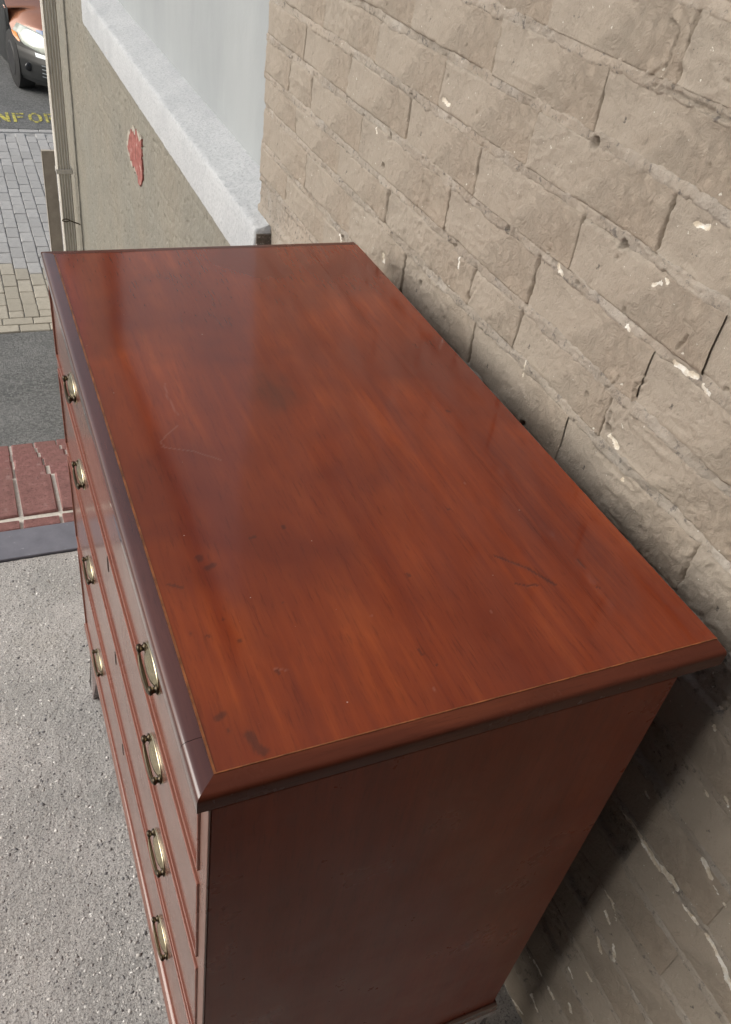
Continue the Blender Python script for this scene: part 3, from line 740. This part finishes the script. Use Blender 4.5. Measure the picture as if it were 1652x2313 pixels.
# worn yellow letters on the road
m = NT('road_yellow'); v1 = m.coord()
wear = m.ramp(m.noise(34, 5, 0.75, v1), [(0.43, 0), (0.53, 0.95)])
c = m.mix(wear, (0.09, 0.09, 0.085), m.ramp(m.noise(20, 3, 0.6, v1), [(0.3, (0.60, 0.52, 0.07)), (0.7, (0.74, 0.68, 0.16))]))
m.col(c).set(0.8); M['yellow'] = m.m
bm = bmesh.new()
def stroke(pts, w, z):
    for (a, b) in zip(pts[:-1], pts[1:]):
        a = Vector(a); b = Vector(b); d = (b - a).normalized(); n = Vector((-d.y, d.x)) * w / 2
        e = d * w * 0.0
        bm.faces.new([bm.verts.new((p.x, p.y, z)) for p in (a - n - e, b - n + e, b + n + e, a + n - e)])
LH = 0.33
def letter(ch, x, y, w=0.105):
    h = LH; z = ZS + 0.004; t = 0.034
    S = {'N': [[(0, 0), (0, h)], [(0.012, h * .92), (w - .012, h * .08)], [(w, 0), (w, h)]],
         'F': [[(0, 0), (0, h)], [(.03, h - .03), (w, h - .03)], [(.03, h * .52), (w * .85, h * .52)]],
         'R': [[(0, 0), (0, h)], [(.03, h - .03), (w * .8, h - .03)], [(w * .9, h - .06), (w * .9, h * .6)], [(w * .8, h * .5), (.03, h * .5)], [(w * .35, h * .44), (w, 0)]],
         'O': [[(0.02, h * .12), (0, h * .3), (0, h * .7), (.02, h * .88)], [(w - .02, h * .88), (w, h * .7), (w, h * .3), (w - .02, h * .12)], [(.03, h * .96), (w - .03, h * .96)], [(.03, h * .04), (w - .03, h * .04)]]}[ch]
    for q, s in enumerate(S): stroke([(x + px, y + py) for px, py in s], t if abs(s[0][0] - s[-1][0]) < .03 else t * 1.35, z + 0.0004 * q)
for ch, x in (('N', 0.325), ('F', 0.497), ('O', 0.66), ('R', 0.83)): letter(ch, x, 9.94)
me = bpy.data.meshes.new('road_lettering'); bm.to_mesh(me); bm.free()
tag(link('road_lettering', me, M['yellow']), 'worn yellow stencilled letters painted on the asphalt at the road edge', 'road marking')

# ------------------------------------------------------------------ chest of drawers
chest = tag(empty('chest_of_drawers', (0, 0, 0)), 'antique reddish mahogany chest of drawers with oval brass handles standing against the painted brick wall', 'chest of drawers')
H = 1.0219
W = 1.0
D = 0.53
b0 = 0.022
STAINS = [([[0.0383, 0.0718], [0.044, 0.0737]], 0.0032), ([[0.0579, 0.0488], [0.06, 0.0372], [0.0642, 0.0308]], 0.0041), ([[0.0433, 0.0577], [0.0434, 0.0568]], 0.0015), ([[0.07, 0.2604], [0.0702, 0.2577]], 0.0032), ([[0.0737, 0.2439], [0.0806, 0.2473]], 0.0031), ([[0.0782, 0.1474], [0.0783, 0.1463]], 0.0017), ([[0.0522, 0.1602], [0.0534, 0.1587]], 0.0017), ([[0.0388, 0.1672], [0.0393, 0.1659]], 0.0017), ([[0.0714, 0.1759], [0.0715, 0.1748]], 0.0014), ([[0.1263, 0.2767], [0.1315, 0.2768]], 0.0017), ([[0.1646, 0.285], [0.165, 0.2835]], 0.0022), ([[0.1306, 0.1819], [0.131, 0.1806]], 0.0011), ([[0.0992, 0.1052], [0.1, 0.1014]], 0.0016), ([[0.2307, 0.0922], [0.2324, 0.0862]], 0.0014), ([[0.2634, 0.1875], [0.2643, 0.184]], 0.0017), ([[0.3522, 0.2703], [0.3532, 0.2701]], 0.0015), ([[0.4444, 0.4541], [0.447, 0.4515]], 0.0025), ([[0.0335, 0.232], [0.0442, 0.2243]], 0.0015)]
SCR = [([[0.366, 0.1891], [0.3759, 0.1789], [0.3912, 0.1631], [0.4001, 0.1465], [0.408, 0.133]], 0.0018), ([[0.367, 0.1452], [0.3771, 0.1399], [0.389, 0.1374]], 0.0013), ([[0.2392, 0.0724], [0.2394, 0.0718]], 0.001), ([[0.454, 0.1603], [0.4548, 0.1446]], 0.001), ([[0.4461, 0.1196], [0.4524, 0.1166]], 0.0008)]
LSCR = [([[0.1061, 0.582], [0.1029, 0.5522], [0.106, 0.5088]], 0.001), ([[0.101, 0.4869], [0.0832, 0.4693], [0.0741, 0.4577], [0.0785, 0.4479]], 0.0009), ([[0.0737, 0.4489], [0.1078, 0.433], [0.1325, 0.4105]], 0.0008), ([[0.0981, 0.108], [0.1084, 0.1025]], 0.0008), ([[0.2256, 0.0493], [0.2254, 0.0454]], 0.001), ([[0.205, 0.1438], [0.2054, 0.1425]], 0.0011), ([[0.3946, 0.3099], [0.3948, 0.3081]], 0.0011), ([[0.3218, 0.1179], [0.3221, 0.1166]], 0.001)]
XS = 0.4345                               # seam between the two boards of the top
def board(x0, x1, y0, y1):
    st = 0.0021
    nx = int((x1 - x0) / st); ny = int((y1 - y0) / st)
    X, Y = np.meshgrid(np.linspace(x0, x1, nx), np.linspace(y0, y1, ny))
    Z = H + 0.0006 * fbm(X * 5, Y * 3, 2, 121)
    s = np.zeros(X.shape); n = 0.0018 * fbm(X * 120, Y * 120, 2, 122)
    for pl, r in STAINS:
        s = np.maximum(s, 0.5 * (1 - sstep(r * 0.7, r * 1.35, segdist(X, Y, pl) + n * min(1, r / .003))))
    for pl, r in SCR:
        d = segdist(X, Y, pl) + n * 0.6
        s = np.maximum(s, 0.62 * (1 - sstep(r * 0.35, r * 1.2, d))); Z = Z - 0.0006 * (1 - sstep(0, r, d))
    # ink bruise near the middle and wear along the near end
    s = np.maximum(s, 0.35 * (1 - sstep(.004, .05, np.hypot(X - .235, (Y - .535) * .7) + .02 * fbm(X * 30, Y * 30, 3, 125))))
    l = np.zeros(X.shape)
    for pl, r in LSCR: l = np.maximum(l, 0.09 * (1 - sstep(r * 0.5, r * 1.4, segdist(X, Y, pl))))
    return grid_mesh('top_board', np.stack([X.ravel(), Y.ravel(), Z.ravel()], 1), nx, ny, True, False, {'stain': s.ravel(), 'lightscratch': l.ravel()})
link('top_board', board(b0 + .0022, XS - .00018, b0 + .0012, W - b0), M['top'], chest)
link('top_board', board(XS + .00018, D, b0 + .0012, W - b0), M['top'], chest)
mb = MB(); mb.box(b0 - .003, D - .001, b0 - .003, W - b0 + .003, H - 0.0200, H - 0.0012); mb.build('top_core', M['side'], chest)
# banding with its rounded edge, mitred at the corners
BO = 0.0048                               # the outline of the top
BWD = b0 - BO
def bandprof(r=.0052, dp=.0045):
    pr = [(-BWD, H), (-BWD * .7, H - .0003), (-r, H - .0010)]
    for i in range(1, 8):
        a = i / 7 * math.pi / 2
        pr.append((-(r - .0004) + (r - .0004) * math.sin(a), H - .0011 - dp * (1 - math.cos(a))))
    pr += [(0.0, H - 0.012), (-.0002, H - 0.0195), (-0.0015, H - 0.0208), (-BWD, H - 0.0208)]
    return pr
BP = bandprof()
def band(name, p0, p1, n, m0, m1, mat, BP=BP):
    """straight band from p0 to p1 (outer line), n outward, m0/m1 mitre shift per unit of inset at each end"""
    mb = MB(); d = (Vector(p1) - Vector(p0)).normalized(); rows = []
    N = 24
    for i in range(N + 1):
        t = i / N; row_ = []
        for o, z in BP:
            s0 = m0 * (-o) * (1 - t) ; s1 = -m1 * (-o) * t
            p = Vector(p0).lerp(Vector(p1), t) + d * (s0 + s1) + Vector(n) * o
            row_.append(mb.bm.verts.new((p.x, p.y, z)))
        rows.append(row_)
    k = len(BP)
    for i in range(N):
        for j in range(k): mb.bm.faces.new((rows[i][j], rows[i][(j + 1) % k], rows[i + 1][(j + 1) % k], rows[i + 1][j]))
    mb.bm.faces.new(rows[0][::-1]); mb.bm.faces.new(rows[-1])
    return mb.build(name, mat, chest, True, 40)
tag(band('edge_band', (BO, 0.058, 0), (BO, W - BO, 0), (-1, 0, 0), 0, 1, M['band'], bandprof(.0085, .0065)), 'dark purplish front band of the top')
tag(band('edge_band', (BO, BO, 0), (BO, 0.0575, 0), (-1, 0, 0), 1, 0, M['band'], bandprof(.0085, .0065)), 'short bluish corner piece of the front band')
band('edge_band', (D - .001, BO, 0), (BO, BO, 0), (0, -1, 0), 0, 1, M['band_x'])
band('edge_band', (BO, W - BO, 0), (D - .001, W - BO, 0), (0, 1, 0), 1, 0, M['band_x'])
# stringing lines
mb = MB(); mb.box(b0 + .0001, b0 + .0021, b0, W - b0, H - .0012, H + .0005); mb.build('inlay_line', M['inlay'], chest)
mb = MB(); mb.box(b0 + .0022, D, b0, b0 + .0011, H - .0012, H + .0006); mb.build('inlay_line', M['inlay'], chest)
# carcass
CX0, CX1, CY0, CY1 = 0.014, 0.477, 0.0058, 0.962
ZB, ZT = 0.222, H - 0.0210
SKEW = 0.0054                             # front turned slightly to fit the drawer edges to image pixels
def skewed(o):
    px, py = CX0, CY0
    o.rotation_euler.z = SKEW
    o.location = (px - (math.cos(SKEW) * px - math.sin(SKEW) * py), py - (math.sin(SKEW) * px + math.cos(SKEW) * py), 0)
    return o
mb = MB(); mb.box(CX0 + .0022, CX1, CY0 + .0003, CY0 + .018, 0.10, ZT - .0005, 0.001, 1); tag(mb.build('side_panel', M['side'], chest), 'dark near side of the chest')
mb = MB(); mb.box(CX0 + .0022, CX1, CY1 - .018, CY1, 0.10, ZT - .0005, 0.001, 1); mb.build('side_panel', M['side'], chest)
mb = MB(); mb.box(CX1 - .012, CX1 - .001, CY0 + .0185, CY1 - .0185, 0.12, ZT - .001); mb.build('back_panel', M['side'], chest)
SW = 0.0215
mb = MB(); mb.box(CX0, CX0 + .002, CY0, CY0 + SW, ZB, ZT - .0005, .0004, 1); skewed(mb.build('stile', M['stile'], chest))
mb = MB(); mb.box(CX0, CX0 + .002, CY1 - SW, CY1, ZB, ZT - .0005, .0004, 1); skewed(mb.build('stile', M['stile'], chest))
dz = [(0.869, ZT - .001), (0.695, 0.845), (0.478, 0.668), (0.236, 0.450)]
rails = [(0.8455, 0.8685), (0.6685, 0.6945), (0.4505, 0.4775), (ZB, 0.2355)]
YA, YB = CY0 + SW + .0006, CY1 - SW - .0006
for z0, z1 in rails:
    mb = MB(); mb.box(CX0 + .0004, CX0 + .05, YA - .0004, YB + .0004, z0, z1); skewed(mb.build('rail', M['stile'], chest))
M['brass'] = simple('old_brass', (0.66, 0.58, 0.40), 0.22, 1.0, var=0.25, scale=60)
M['brass_dark'] = simple('dark_brass', (0.085, 0.065, 0.042), 0.36, 0.8, var=0.4, scale=90)
# handle meshes
def plate_mesh():
    bm = bmesh.new(); N = 40
    prof = [(1.0, 0.0), (1.0, -.0014), (.94, -.0026), (.88, -.0018), (.82, -.002), (.7, -.0052), (.45, -.0085), (.2, -.0098)]
    rings = [[bm.verts.new((x, 0.051 * s * math.cos(2 * math.pi * k / N), 0.030 * s * math.sin(2 * math.pi * k / N))) for k in range(N)] for s, x in prof]
    for a, b in zip(rings[:-1], rings[1:]):
        for k in range(N): bm.faces.new((a[k], a[(k + 1) % N], b[(k + 1) % N], b[k]))
    bm.faces.new(rings[-1])
    bmesh.ops.recalc_face_normals(bm, faces=bm.faces[:])
    me = bpy.data.meshes.new('handle_plate'); bm.to_mesh(me); bm.free()
    me.polygons.foreach_set('use_smooth', np.full(len(me.polygons), True)); me.materials.append(M['brass']); return me
def post_mesh():
    mb = MB(); mb.tube([(-.001, 0, 0), (-.003, 0, 0), (-.0045, 0, 0), (-.0075, 0, 0), (-.009, 0, 0), (-.0125, 0, 0), (-.0145, 0, 0)], [.0078, .0078, .0048, .0046, .0066, .0068, .003], 14)
    bmesh.ops.recalc_face_normals(mb.bm, faces=mb.bm.faces[:])
    me = bpy.data.meshes.new('handle_post'); mb.bm.to_mesh(me); mb.bm.free(); me.polygons.foreach_set('use_smooth', np.full(len(me.polygons), True)); me.materials.append(M['brass_dark']); return me
def bail_mesh():
    mb = MB(); pts = []
    for i in range(29):
        a = math.pi * i / 28
        yv = 0.0445 * math.cos(a); s = math.sin(a) ** 0.55
        pts.append((-.0105 - .0035 * s, yv, -0.0185 * s))
    pts = [(-.0105, .0475, .006), (-.0105, .047, .001)] + pts[1:-1] + [(-.0105, -.047, .001), (-.0105, -.0475, .006)]
    rr = [.0022 + .0016 * math.sin(math.pi * i / (len(pts) - 1)) ** 2 for i in range(len(pts))]
    mb.tube(pts, rr, 10)
    bmesh.ops.recalc_face_normals(mb.bm, faces=mb.bm.faces[:])
    me = bpy.data.meshes.new('handle_bail'); mb.bm.to_mesh(me); mb.bm.free(); me.polygons.foreach_set('use_smooth', np.full(len(me.polygons), True)); me.materials.append(M['brass_dark']); return me
PLATE, POST, BAIL = plate_mesh(), post_mesh(), bail_mesh()
HS = 0.62
HZ = [0.932, 0.780, 0.580, 0.345]
labels = ['top drawer, the shallowest', 'second drawer from the top', 'third drawer from the top', 'bottom drawer, the deepest']
for k, (z0, z1) in enumerate(dz):
    bd = 0.0024                                   # cockbead
    mb = MB(); mb.box(CX0 + .0002, CX0 + .018, YA + bd, YB - bd, z0 + bd, z1 - bd)
    dr = skewed(mb.build('drawer', M['front'], chest)); dr['label'] = labels[k]
    mb = MB(); mb.box(CX0 + .02, CX1 - .03, YA + .01, YB - .01, z0 + .008, z1 - .02); mb.build('drawer_box', M['stile'], dr)
    mb = MB(); px = CX0 - .0026
    mb.box(px, CX0 + .012, YA, YB, z0, z0 + bd - .0002, .0008, 2)
    if k > 0: mb.box(px, CX0 + .012, YA, YB, z1 - bd + .0002, z1, .0008, 2)
    mb.box(px, CX0 + .012, YA, YA + bd - .0002, z0 + bd, z1 - bd, .0006, 1)
    mb.box(px, CX0 + .012, YB - bd + .0002, YB, z0 + bd, z1 - bd, .0006, 1)
    mb.build('cockbead', M['bead'], dr)
    for yc in (0.212, 0.735):
        o = link('handle_plate', PLATE, None, dr); o.location = (CX0 + .0002, yc, HZ[k]); o.scale = (.7, HS, HS)
        o = link('handle_bail', BAIL, None, dr); o.location = (CX0, yc, HZ[k]); o.scale = (.68, HS, HS)
        for s in (-1, 1):
            o = link('handle_post', POST, None, dr); o.location = (CX0 - .0008, yc + s * .0445 * HS, HZ[k]); o.scale = (.68, HS * 1.1, HS * 1.1)
    if k > 0:
        mb = MB(); zk = (z0 + z1) / 2 + (z1 - z0) * 0.24
        mb.box(CX0 - .0006, CX0 + .002, 0.499, 0.505, zk - .012, zk + .012, .0005, 1); mb.build('keyhole', M['dark'], dr)
# base moulding round the front and sides
bmp = [(-.012, 0.188), (0.0085, 0.188), (0.0085, 0.203), (0.0065, 0.2065), (0.0065, 0.209), (0.005, 0.213), (0.002, 0.2155), (-.012, 0.2165)]
mb = MB(); mb.sweep(bmp, [(CX0, CY0 - 0.0, -1, -1), (CX0, CY1, -1, 1)]); tag(mb.build('base_moulding', M['front'], chest), 'long base moulding along the front')
mb = MB(); mb.sweep(bmp, [(CX1 + .004, CY0, 0, -1), (CX0, CY0, -1, -1)]); mb.build('base_moulding', M['band'], chest)
mb = MB(); mb.sweep(bmp, [(CX0, CY1, -1, 1), (CX1 + .004, CY1, 0, 1)]); mb.build('base_moulding', M['side'], chest)
mb = MB(); mb.box(CX0 + .004, CX1, CY0 + .004, CY1 - .004, 0.18, 0.221); mb.build('base_board', M['side'], chest)
# flared bracket feet and the shaped apron
def foot(x, y, sx, sy):
    """sx, sy: direction pointing out of the corner"""
    mb = MB()
    for ax in (0, 1):
        prof = []
        L = 0.12
        outl = [(0, 0.187), (L, 0.187), (L * .93, 0.165), (L * .62, 0.145), (L * .45, 0.10), (L * .40, 0.03), (L * .40, 0.0), (0, 0.0)]
        T = 0.02
        n = len(outl)
        def fl(z): return 0.012 * max(0, (0.08 - z) / 0.08) ** 1.6
        for (u, z) in outl: pass
        outer = []; inner = []
        for (u, z) in outl:
            f_ = fl(z)
            if ax == 0: a = (x + sx * (f_ - u), y + sy * f_, z); b = (x + sx * (f_ - u), y + sy * (f_ - T), z)
            else: a = (x + sx * f_, y + sy * (f_ - u), z); b = (x + sx * (f_ - T), y + sy * (f_ - u), z)
            outer.append(mb.bm.verts.new(a)); inner.append(mb.bm.verts.new(b))
        mb.bm.faces.new(outer); mb.bm.faces.new(inner[::-1])
        for i in range(n): mb.bm.faces.new((outer[i], inner[i], inner[(i + 1) % n], outer[(i + 1) % n]))
    return mb.build('foot', M['band'], chest)
for x, sx in ((CX0 + .002, -1), (CX1, 1)):
    for y, sy in ((CY0, -1), (CY1, 1)): foot(x, y, sx, sy)
mb = MB(); mb.box(CX0 + .006, CX0 + .02, CY0 + .125, CY1 - .125, 0.16, 0.187); mb.build('apron', M['side'], chest)

# unseen walls and roof added behind the camera to darken the chest's near side
mb = MB(); mb.box(-1.5, XW, -1.9, -1.6, 0.002, 3.2); mb.box(-1.5, XW - .001, -1.6, -0.9, 2.75, 3.2); mb.box(-1.5, -1.2, -1.599, -0.3, 0.002, 2.749)
tag(mb.build('shade_blocker', M['blocker']), kind='structure')

# ------------------------------------------------------------------ downpipe at the wall corner
m = NT('pipe_metal'); v1 = m.coord((1, 1, 0.15))
c = m.ramp(m.noise(12, 5, 0.65, v1), [(0.3, (0.50, 0.47, 0.41)), (0.7, (0.68, 0.65, 0.58))])
c = m.mix(m.ramp(m.noise(40, 4, 0.7, v1), [(0.62, 0), (0.72, 0.6)]), c, (0.2, 0.17, 0.13))
m.col(c).set(0.55); M['pipe'] = m.m
pipe = tag(empty('downpipe', (0.512, 5.62, ZS)), 'pale ribbed metal downpipe strapped to the far end of the wall', 'downpipe')
def pipe_section(z0, z1, dx=0):
    prof = []; w, d_ = 0.042, 0.034
    n = 4
    pts = []
    for i in range(n * 4 + 1):                      # ribbed front (facing -Y)
        t = i / (n * 4); pts.append((-w + 0.008 + (2 * w - .016) * t, -d_ + 0.009 * (0.5 - 0.5 * math.cos(t * n * 2 * math.pi))))
    pts += [(w, -d_ + .01), (w, d_ - .01), (w - .01, d_), (-w + .01, d_), (-w, d_ - .01), (-w, -d_ + .01)]
    mb = MB(); rows = []
    for z in (z0, z1): rows.append([mb.bm.verts.new((px + dx, py, z)) for px, py in pts])
    k = len(pts)
    for j in range(k): mb.bm.faces.new((rows[0][j], rows[0][(j + 1) % k], rows[1][(j + 1) % k], rows[1][j]))
    mb.bm.faces.new(rows[0][::-1]); mb.bm.faces.new(rows[1])
    return mb
pipe_section(0.0, 0.97).build('pipe_section', M['pipe'], pipe, True, 35)
pipe_section(0.965, 4.6, -0.003).build('pipe_section', M['pipe'], pipe, True, 35)
M['galv'] = simple('strap_metal', (0.62, 0.60, 0.56), 0.4, 0.5, var=0.2)
mb = MB(); mb.box(-.048, .054, -.041, -.036, 0.955, 0.985, .001, 1); mb.box(-.049, -.045, -.041, .036, 0.955, 0.985, .001, 1); mb.box(.046, .05, -.041, .036, 0.955, 0.985, .001, 1)
mb.build('pipe_strap', M['galv'], pipe)
mb = MB(); ring = [(-.02 + .022 * math.cos(a) , -.06 + .0 * math.sin(a), 0.655 + .009 * math.sin(a)) for a in [2 * math.pi * i / 14 for i in range(15)]]
mb.tube(ring, .004, 6); mb.tube([(.0, -.06, 0.655), (.07, -.075, 0.63)], .0045, 6)
mb.build('eye_hook', M['brass_dark'], pipe)
# brown board behind the pipe
M['boardwood'] = simple('board_brown', (0.36, 0.315, 0.265), 0.7, var=0.15, scale=20)
bd = tag(empty('board', (0.43, 5.80, ZS)), 'narrow brown board standing upright behind the pale downpipe', 'board')
mb = MB(); mb.box(-.028, .05, -.012, .012, 0.0, 1.03, .002, 1); mb.build('panel', M['boardwood'], bd)
M['boardtrim'] = simple('board_trim', (0.5, 0.45, 0.38), 0.6)
mb = MB(); mb.box(-.032, -.0285, -.014, .012, 0.0, 1.03); mb.box(-.032, .05, -.014, .012, 1.031, 1.036); mb.build('trim', M['boardtrim'], bd)

# ------------------------------------------------------------------ parked car
M['black'] = simple('black_plastic', (0.012, 0.0135, 0.014), 0.4, var=0.2)
m = NT('bonnet_orange_reflection'); v1 = m.coord()  # colour stands for an orange building mirrored in the black bonnet
m.col(m.ramp(m.noise(3, 3, 0.5, v1), [(0.3, (0.30, 0.115, 0.06)), (0.7, (0.38, 0.16, 0.085))])).set(0.25, 0.2, coat=1.0, coat_r=0.05); M['orange_reflection'] = m.m
M['sky_reflection'] = simple('sky_reflection_blue', (0.05, 0.11, 0.25), 0.25, 0.1, var=0.1, coat=1)  # sky mirrored in the bonnet, given as a fixed blue
M['dglass'] = simple('dark_glass', (0.02, 0.022, 0.025), 0.06, 0, var=0.1)
m = NT('lamp_lens'); v1 = m.coord()
m.col(m.ramp(m.noise(9, 3, 0.5, v1), [(0.35, (0.46, 0.52, 0.47)), (0.65, (0.66, 0.69, 0.62))])).set(0.08, 0.0, coat=1, coat_r=.02); M['lens'] = m.m
M['amber'] = simple('amber_lens', (0.85, 0.28, 0.05), 0.15)
M['white_reflection'] = simple('white_reflection', (0.8, 0.82, 0.84), 0.12, 1.0, var=0.05)  # white lines mirrored in the bonnet, given as bright metal
M['silver'] = simple('silver_trim', (0.36, 0.40, 0.43), 0.3, 0.3)
M['tyre'] = simple('tyre_rubber', (0.02, 0.02, 0.02), 0.8)
M['rim'] = simple('rim_metal', (0.05, 0.05, 0.052), 0.4, 0.5)
car = tag(empty('parked_car', (1.60, 10.50, ZS), R(7)), 'parked car with orange brown reflection coloured into its bonnet, clear headlight and black bumper at the road edge', 'car')
HW = 0.86
# profile along the car's centre line: (y back from the nose, z)
PROF = [(0.10, 0.17), (0.02, 0.22), (0.0, 0.31), (0.0, 0.40), (0.03, 0.47), (0.06, 0.51), (0.10, 0.59), (0.17, 0.68), (0.30, 0.75), (0.60, 0.84), (0.95, 0.91), (1.15, 0.95), (1.50, 1.18), (1.85, 1.36), (2.2, 1.43), (2.9, 1.43), (3.4, 1.32), (3.9, 1.02), (4.25, 0.96), (4.4, 0.7), (4.42, 0.3)]
def S(u, i):
    """point on the body skin: u in -1..1 across, i profile index (float)"""
    i0 = int(min(len(PROF) - 2, max(0, math.floor(i)))); t = i - i0
    y = PROF[i0][0] * (1 - t) + PROF[i0 + 1][0] * t; z = PROF[i0][1] * (1 - t) + PROF[i0 + 1][1] * t
    a = abs(u)
    hw = HW if z < 0.9 else HW * (1 - 0.34 * min(1, (z - 0.9) / 0.55))
    if i < 9.5:
        y = y + (0.16 * a ** 2.2 + 0.52 * max(0, a - 0.55) ** 2 * (1 / 0.45 ** 2) * (1.0 - 0.75 * max(0, min(1, (y - .3) / 0.8))))
        z = z - (0.05 * a ** 3 if z > .6 else 0)
    else:
        y = y + 0.16 * a ** 2.2 * max(0, 1 - (i - 9.5) / 3); z = z - 0.05 * a ** 3
    return Vector((u * hw, y, z))
def skin(name, i0, i1, mat, u0=-1, u1=1, off=0, nu=28, ni=14, fn=None):
    bm = bmesh.new(); rows = []
    for r_ in range(ni + 1):
        rows.append([])
        for c_ in range(nu + 1):
            a = u0 + (u1 - u0) * c_ / nu; t = i0 + (i1 - i0) * r_ / ni
            p = S(a, t)
            if off: p = p + Vector((0.35 * a, -0.8, 0.45)).normalized() * off
            rows[-1].append(bm.verts.new(p))
    for r_ in range(ni):
        for c_ in range(nu): bm.faces.new((rows[r_][c_], rows[r_][c_ + 1], rows[r_ + 1][c_ + 1], rows[r_ + 1][c_]))
    bmesh.ops.recalc_face_normals(bm, faces=bm.faces[:])
    me = bpy.data.meshes.new(name); bm.to_mesh(me); bm.free()
    me.polygons.foreach_set('use_smooth', np.full(len(me.polygons), True))
    return link(name, me, mat, car)
skin('bumper', 0, 5, M['black'], ni=20)
skin('grille_panel', 5.02, 7.0, M['black'])
skin('bonnet', 7.02, 11, M['orange_reflection'], ni=24)
skin('windscreen', 11.02, 13.4, M['dglass'], -.92, .92)
skin('roof', 13.42, 16, M['orange_reflection'], -.92, .92)
skin('rear_body', 16.02, 20, M['orange_reflection'], -.95, .95)
def side(s):
    bm = bmesh.new()
    top = [S(s, i * 0.5) for i in range(0, 41)]
    lo = [Vector((s * HW, min(max(p.y, 0.25), 4.4), 0.17)) for p in top]
    vt = [bm.verts.new(p) for p in top]; vl = [bm.verts.new(p) for p in lo]
    for i in range(40):
        try: bm.faces.new((vt[i], vt[i + 1], vl[i + 1], vl[i]))
        except ValueError: pass
    me = bpy.data.meshes.new('body_side'); bm.to_mesh(me); bm.free()
    return link('body_side', me, M['black'], car)
side(-1); side(1)
def lamp(s):
    # swept-back lens lying on the skin, a raised patch with its own thickness
    outl = [(0.34, 5.55), (0.42, 5.2), (0.6, 4.95), (0.78, 5.0), (0.92, 5.35), (0.985, 6.1), (0.985, 7.1), (0.93, 8.0), (0.85, 7.8), (0.72, 7.25), (0.55, 6.6), (0.42, 6.0)]
    mb = MB(); ring0 = []; ring1 = []
    for (u, i) in outl:
        p = S(s * u, i); n = Vector((0.35 * s * u, -0.8, 0.45)).normalized()
        ring0.append(mb.bm.verts.new(p - n * .01)); ring1.append(mb.bm.verts.new(p + n * .012))
    cu = sum(u for u, i in outl) / len(outl); ci = sum(i for u, i in outl) / len(outl)
    mid = []
    for (u, i) in outl:
        u2, i2 = u * .75 + cu * .25, i * .75 + ci * .25
        mid.append(mb.bm.verts.new(S(s * u2, i2) + Vector((0.35 * s * u2, -0.8, 0.45)).normalized() * .028))
    cen = mb.bm.verts.new(S(s * cu, ci) + Vector((0.35 * s * cu, -.8, .45)).normalized() * .036)
    k = len(outl)
    for j in range(k):
        q = (j + 1) % k
        mb.bm.faces.new((ring0[j], ring0[q], ring1[q], ring1[j])); mb.bm.faces.new((ring1[j], ring1[q], mid[q], mid[j])); mb.bm.faces.new((mid[j], mid[q], cen))
    hl = mb.build('headlight', M['lens'], car, True, 50)
    mb = MB(); a = [(0.955, 5.5), (0.99, 6.05), (0.99, 7.0), (0.955, 6.9), (0.94, 6.2)]
    n = lambda u: Vector((0.6 * s * u, -0.7, 0.3)).normalized()
    mb.bm.faces.new([mb.bm.verts.new(S(s * u, i) + n(u) * .034) for u, i in a]); mb.bm.faces.new([mb.bm.verts.new(S(s * u, i) + n(u) * .005) for u, i in a][::-1])
    mb.build('side_marker', M['amber'], hl)
    return hl
lamp(-1); lamp(1)
for s in (-1, 1):                              # bright strip under each lamp, sky reflection coloured onto the bonnet, slots low in the bumper
    skin('trim_strip', 3.9, 4.75, M['silver'], s * 0.30, s * 0.84, 0.012, 12, 3)
for q in range(4):
    skin('grille_slat', 1.62 + q * 0.42, 1.72 + q * 0.42, M['silver'], -0.80, 0.80, 0.01, 20, 2)
for s in (-1, 1):
    skin('bonnet_white_reflection', 7.6, 7.61 + 3.2, M['white_reflection'], s * 0.52, s * 0.545, 0.006, 2, 24)  # thin strips standing for white reflections on the bonnet
    skin('bonnet_sky_reflection', 7.05, 7.75, M['sky_reflection'], s * 0.2, s * 0.78, 0.006, 12, 6)
    mb = MB(); c = S(s * .91, 2.3); mb.ball((c.x, c.y - .005, c.z), .05, 2, (1, .5, 1)); mb.build('fog_lamp', M['dglass'], car, True)
for s in (-1, 1):
    for yw in (0.95, 3.55):
        mb = MB()
        mb.tube([(s * (HW - .19), yw, .31), (s * (HW - .18), yw, .31), (s * (HW - .005), yw, .31), (s * (HW + .012), yw, .31)], [.27, .31, .31, .27], 36)
        tw = mb.build('wheel', M['tyre'], car, True, 40)
        mb = MB(); mb.tube([(s * (HW + .008), yw, .31), (s * (HW + .02), yw, .31)], [.2, .17], 28); mb.build('rim', M['rim'], tw)
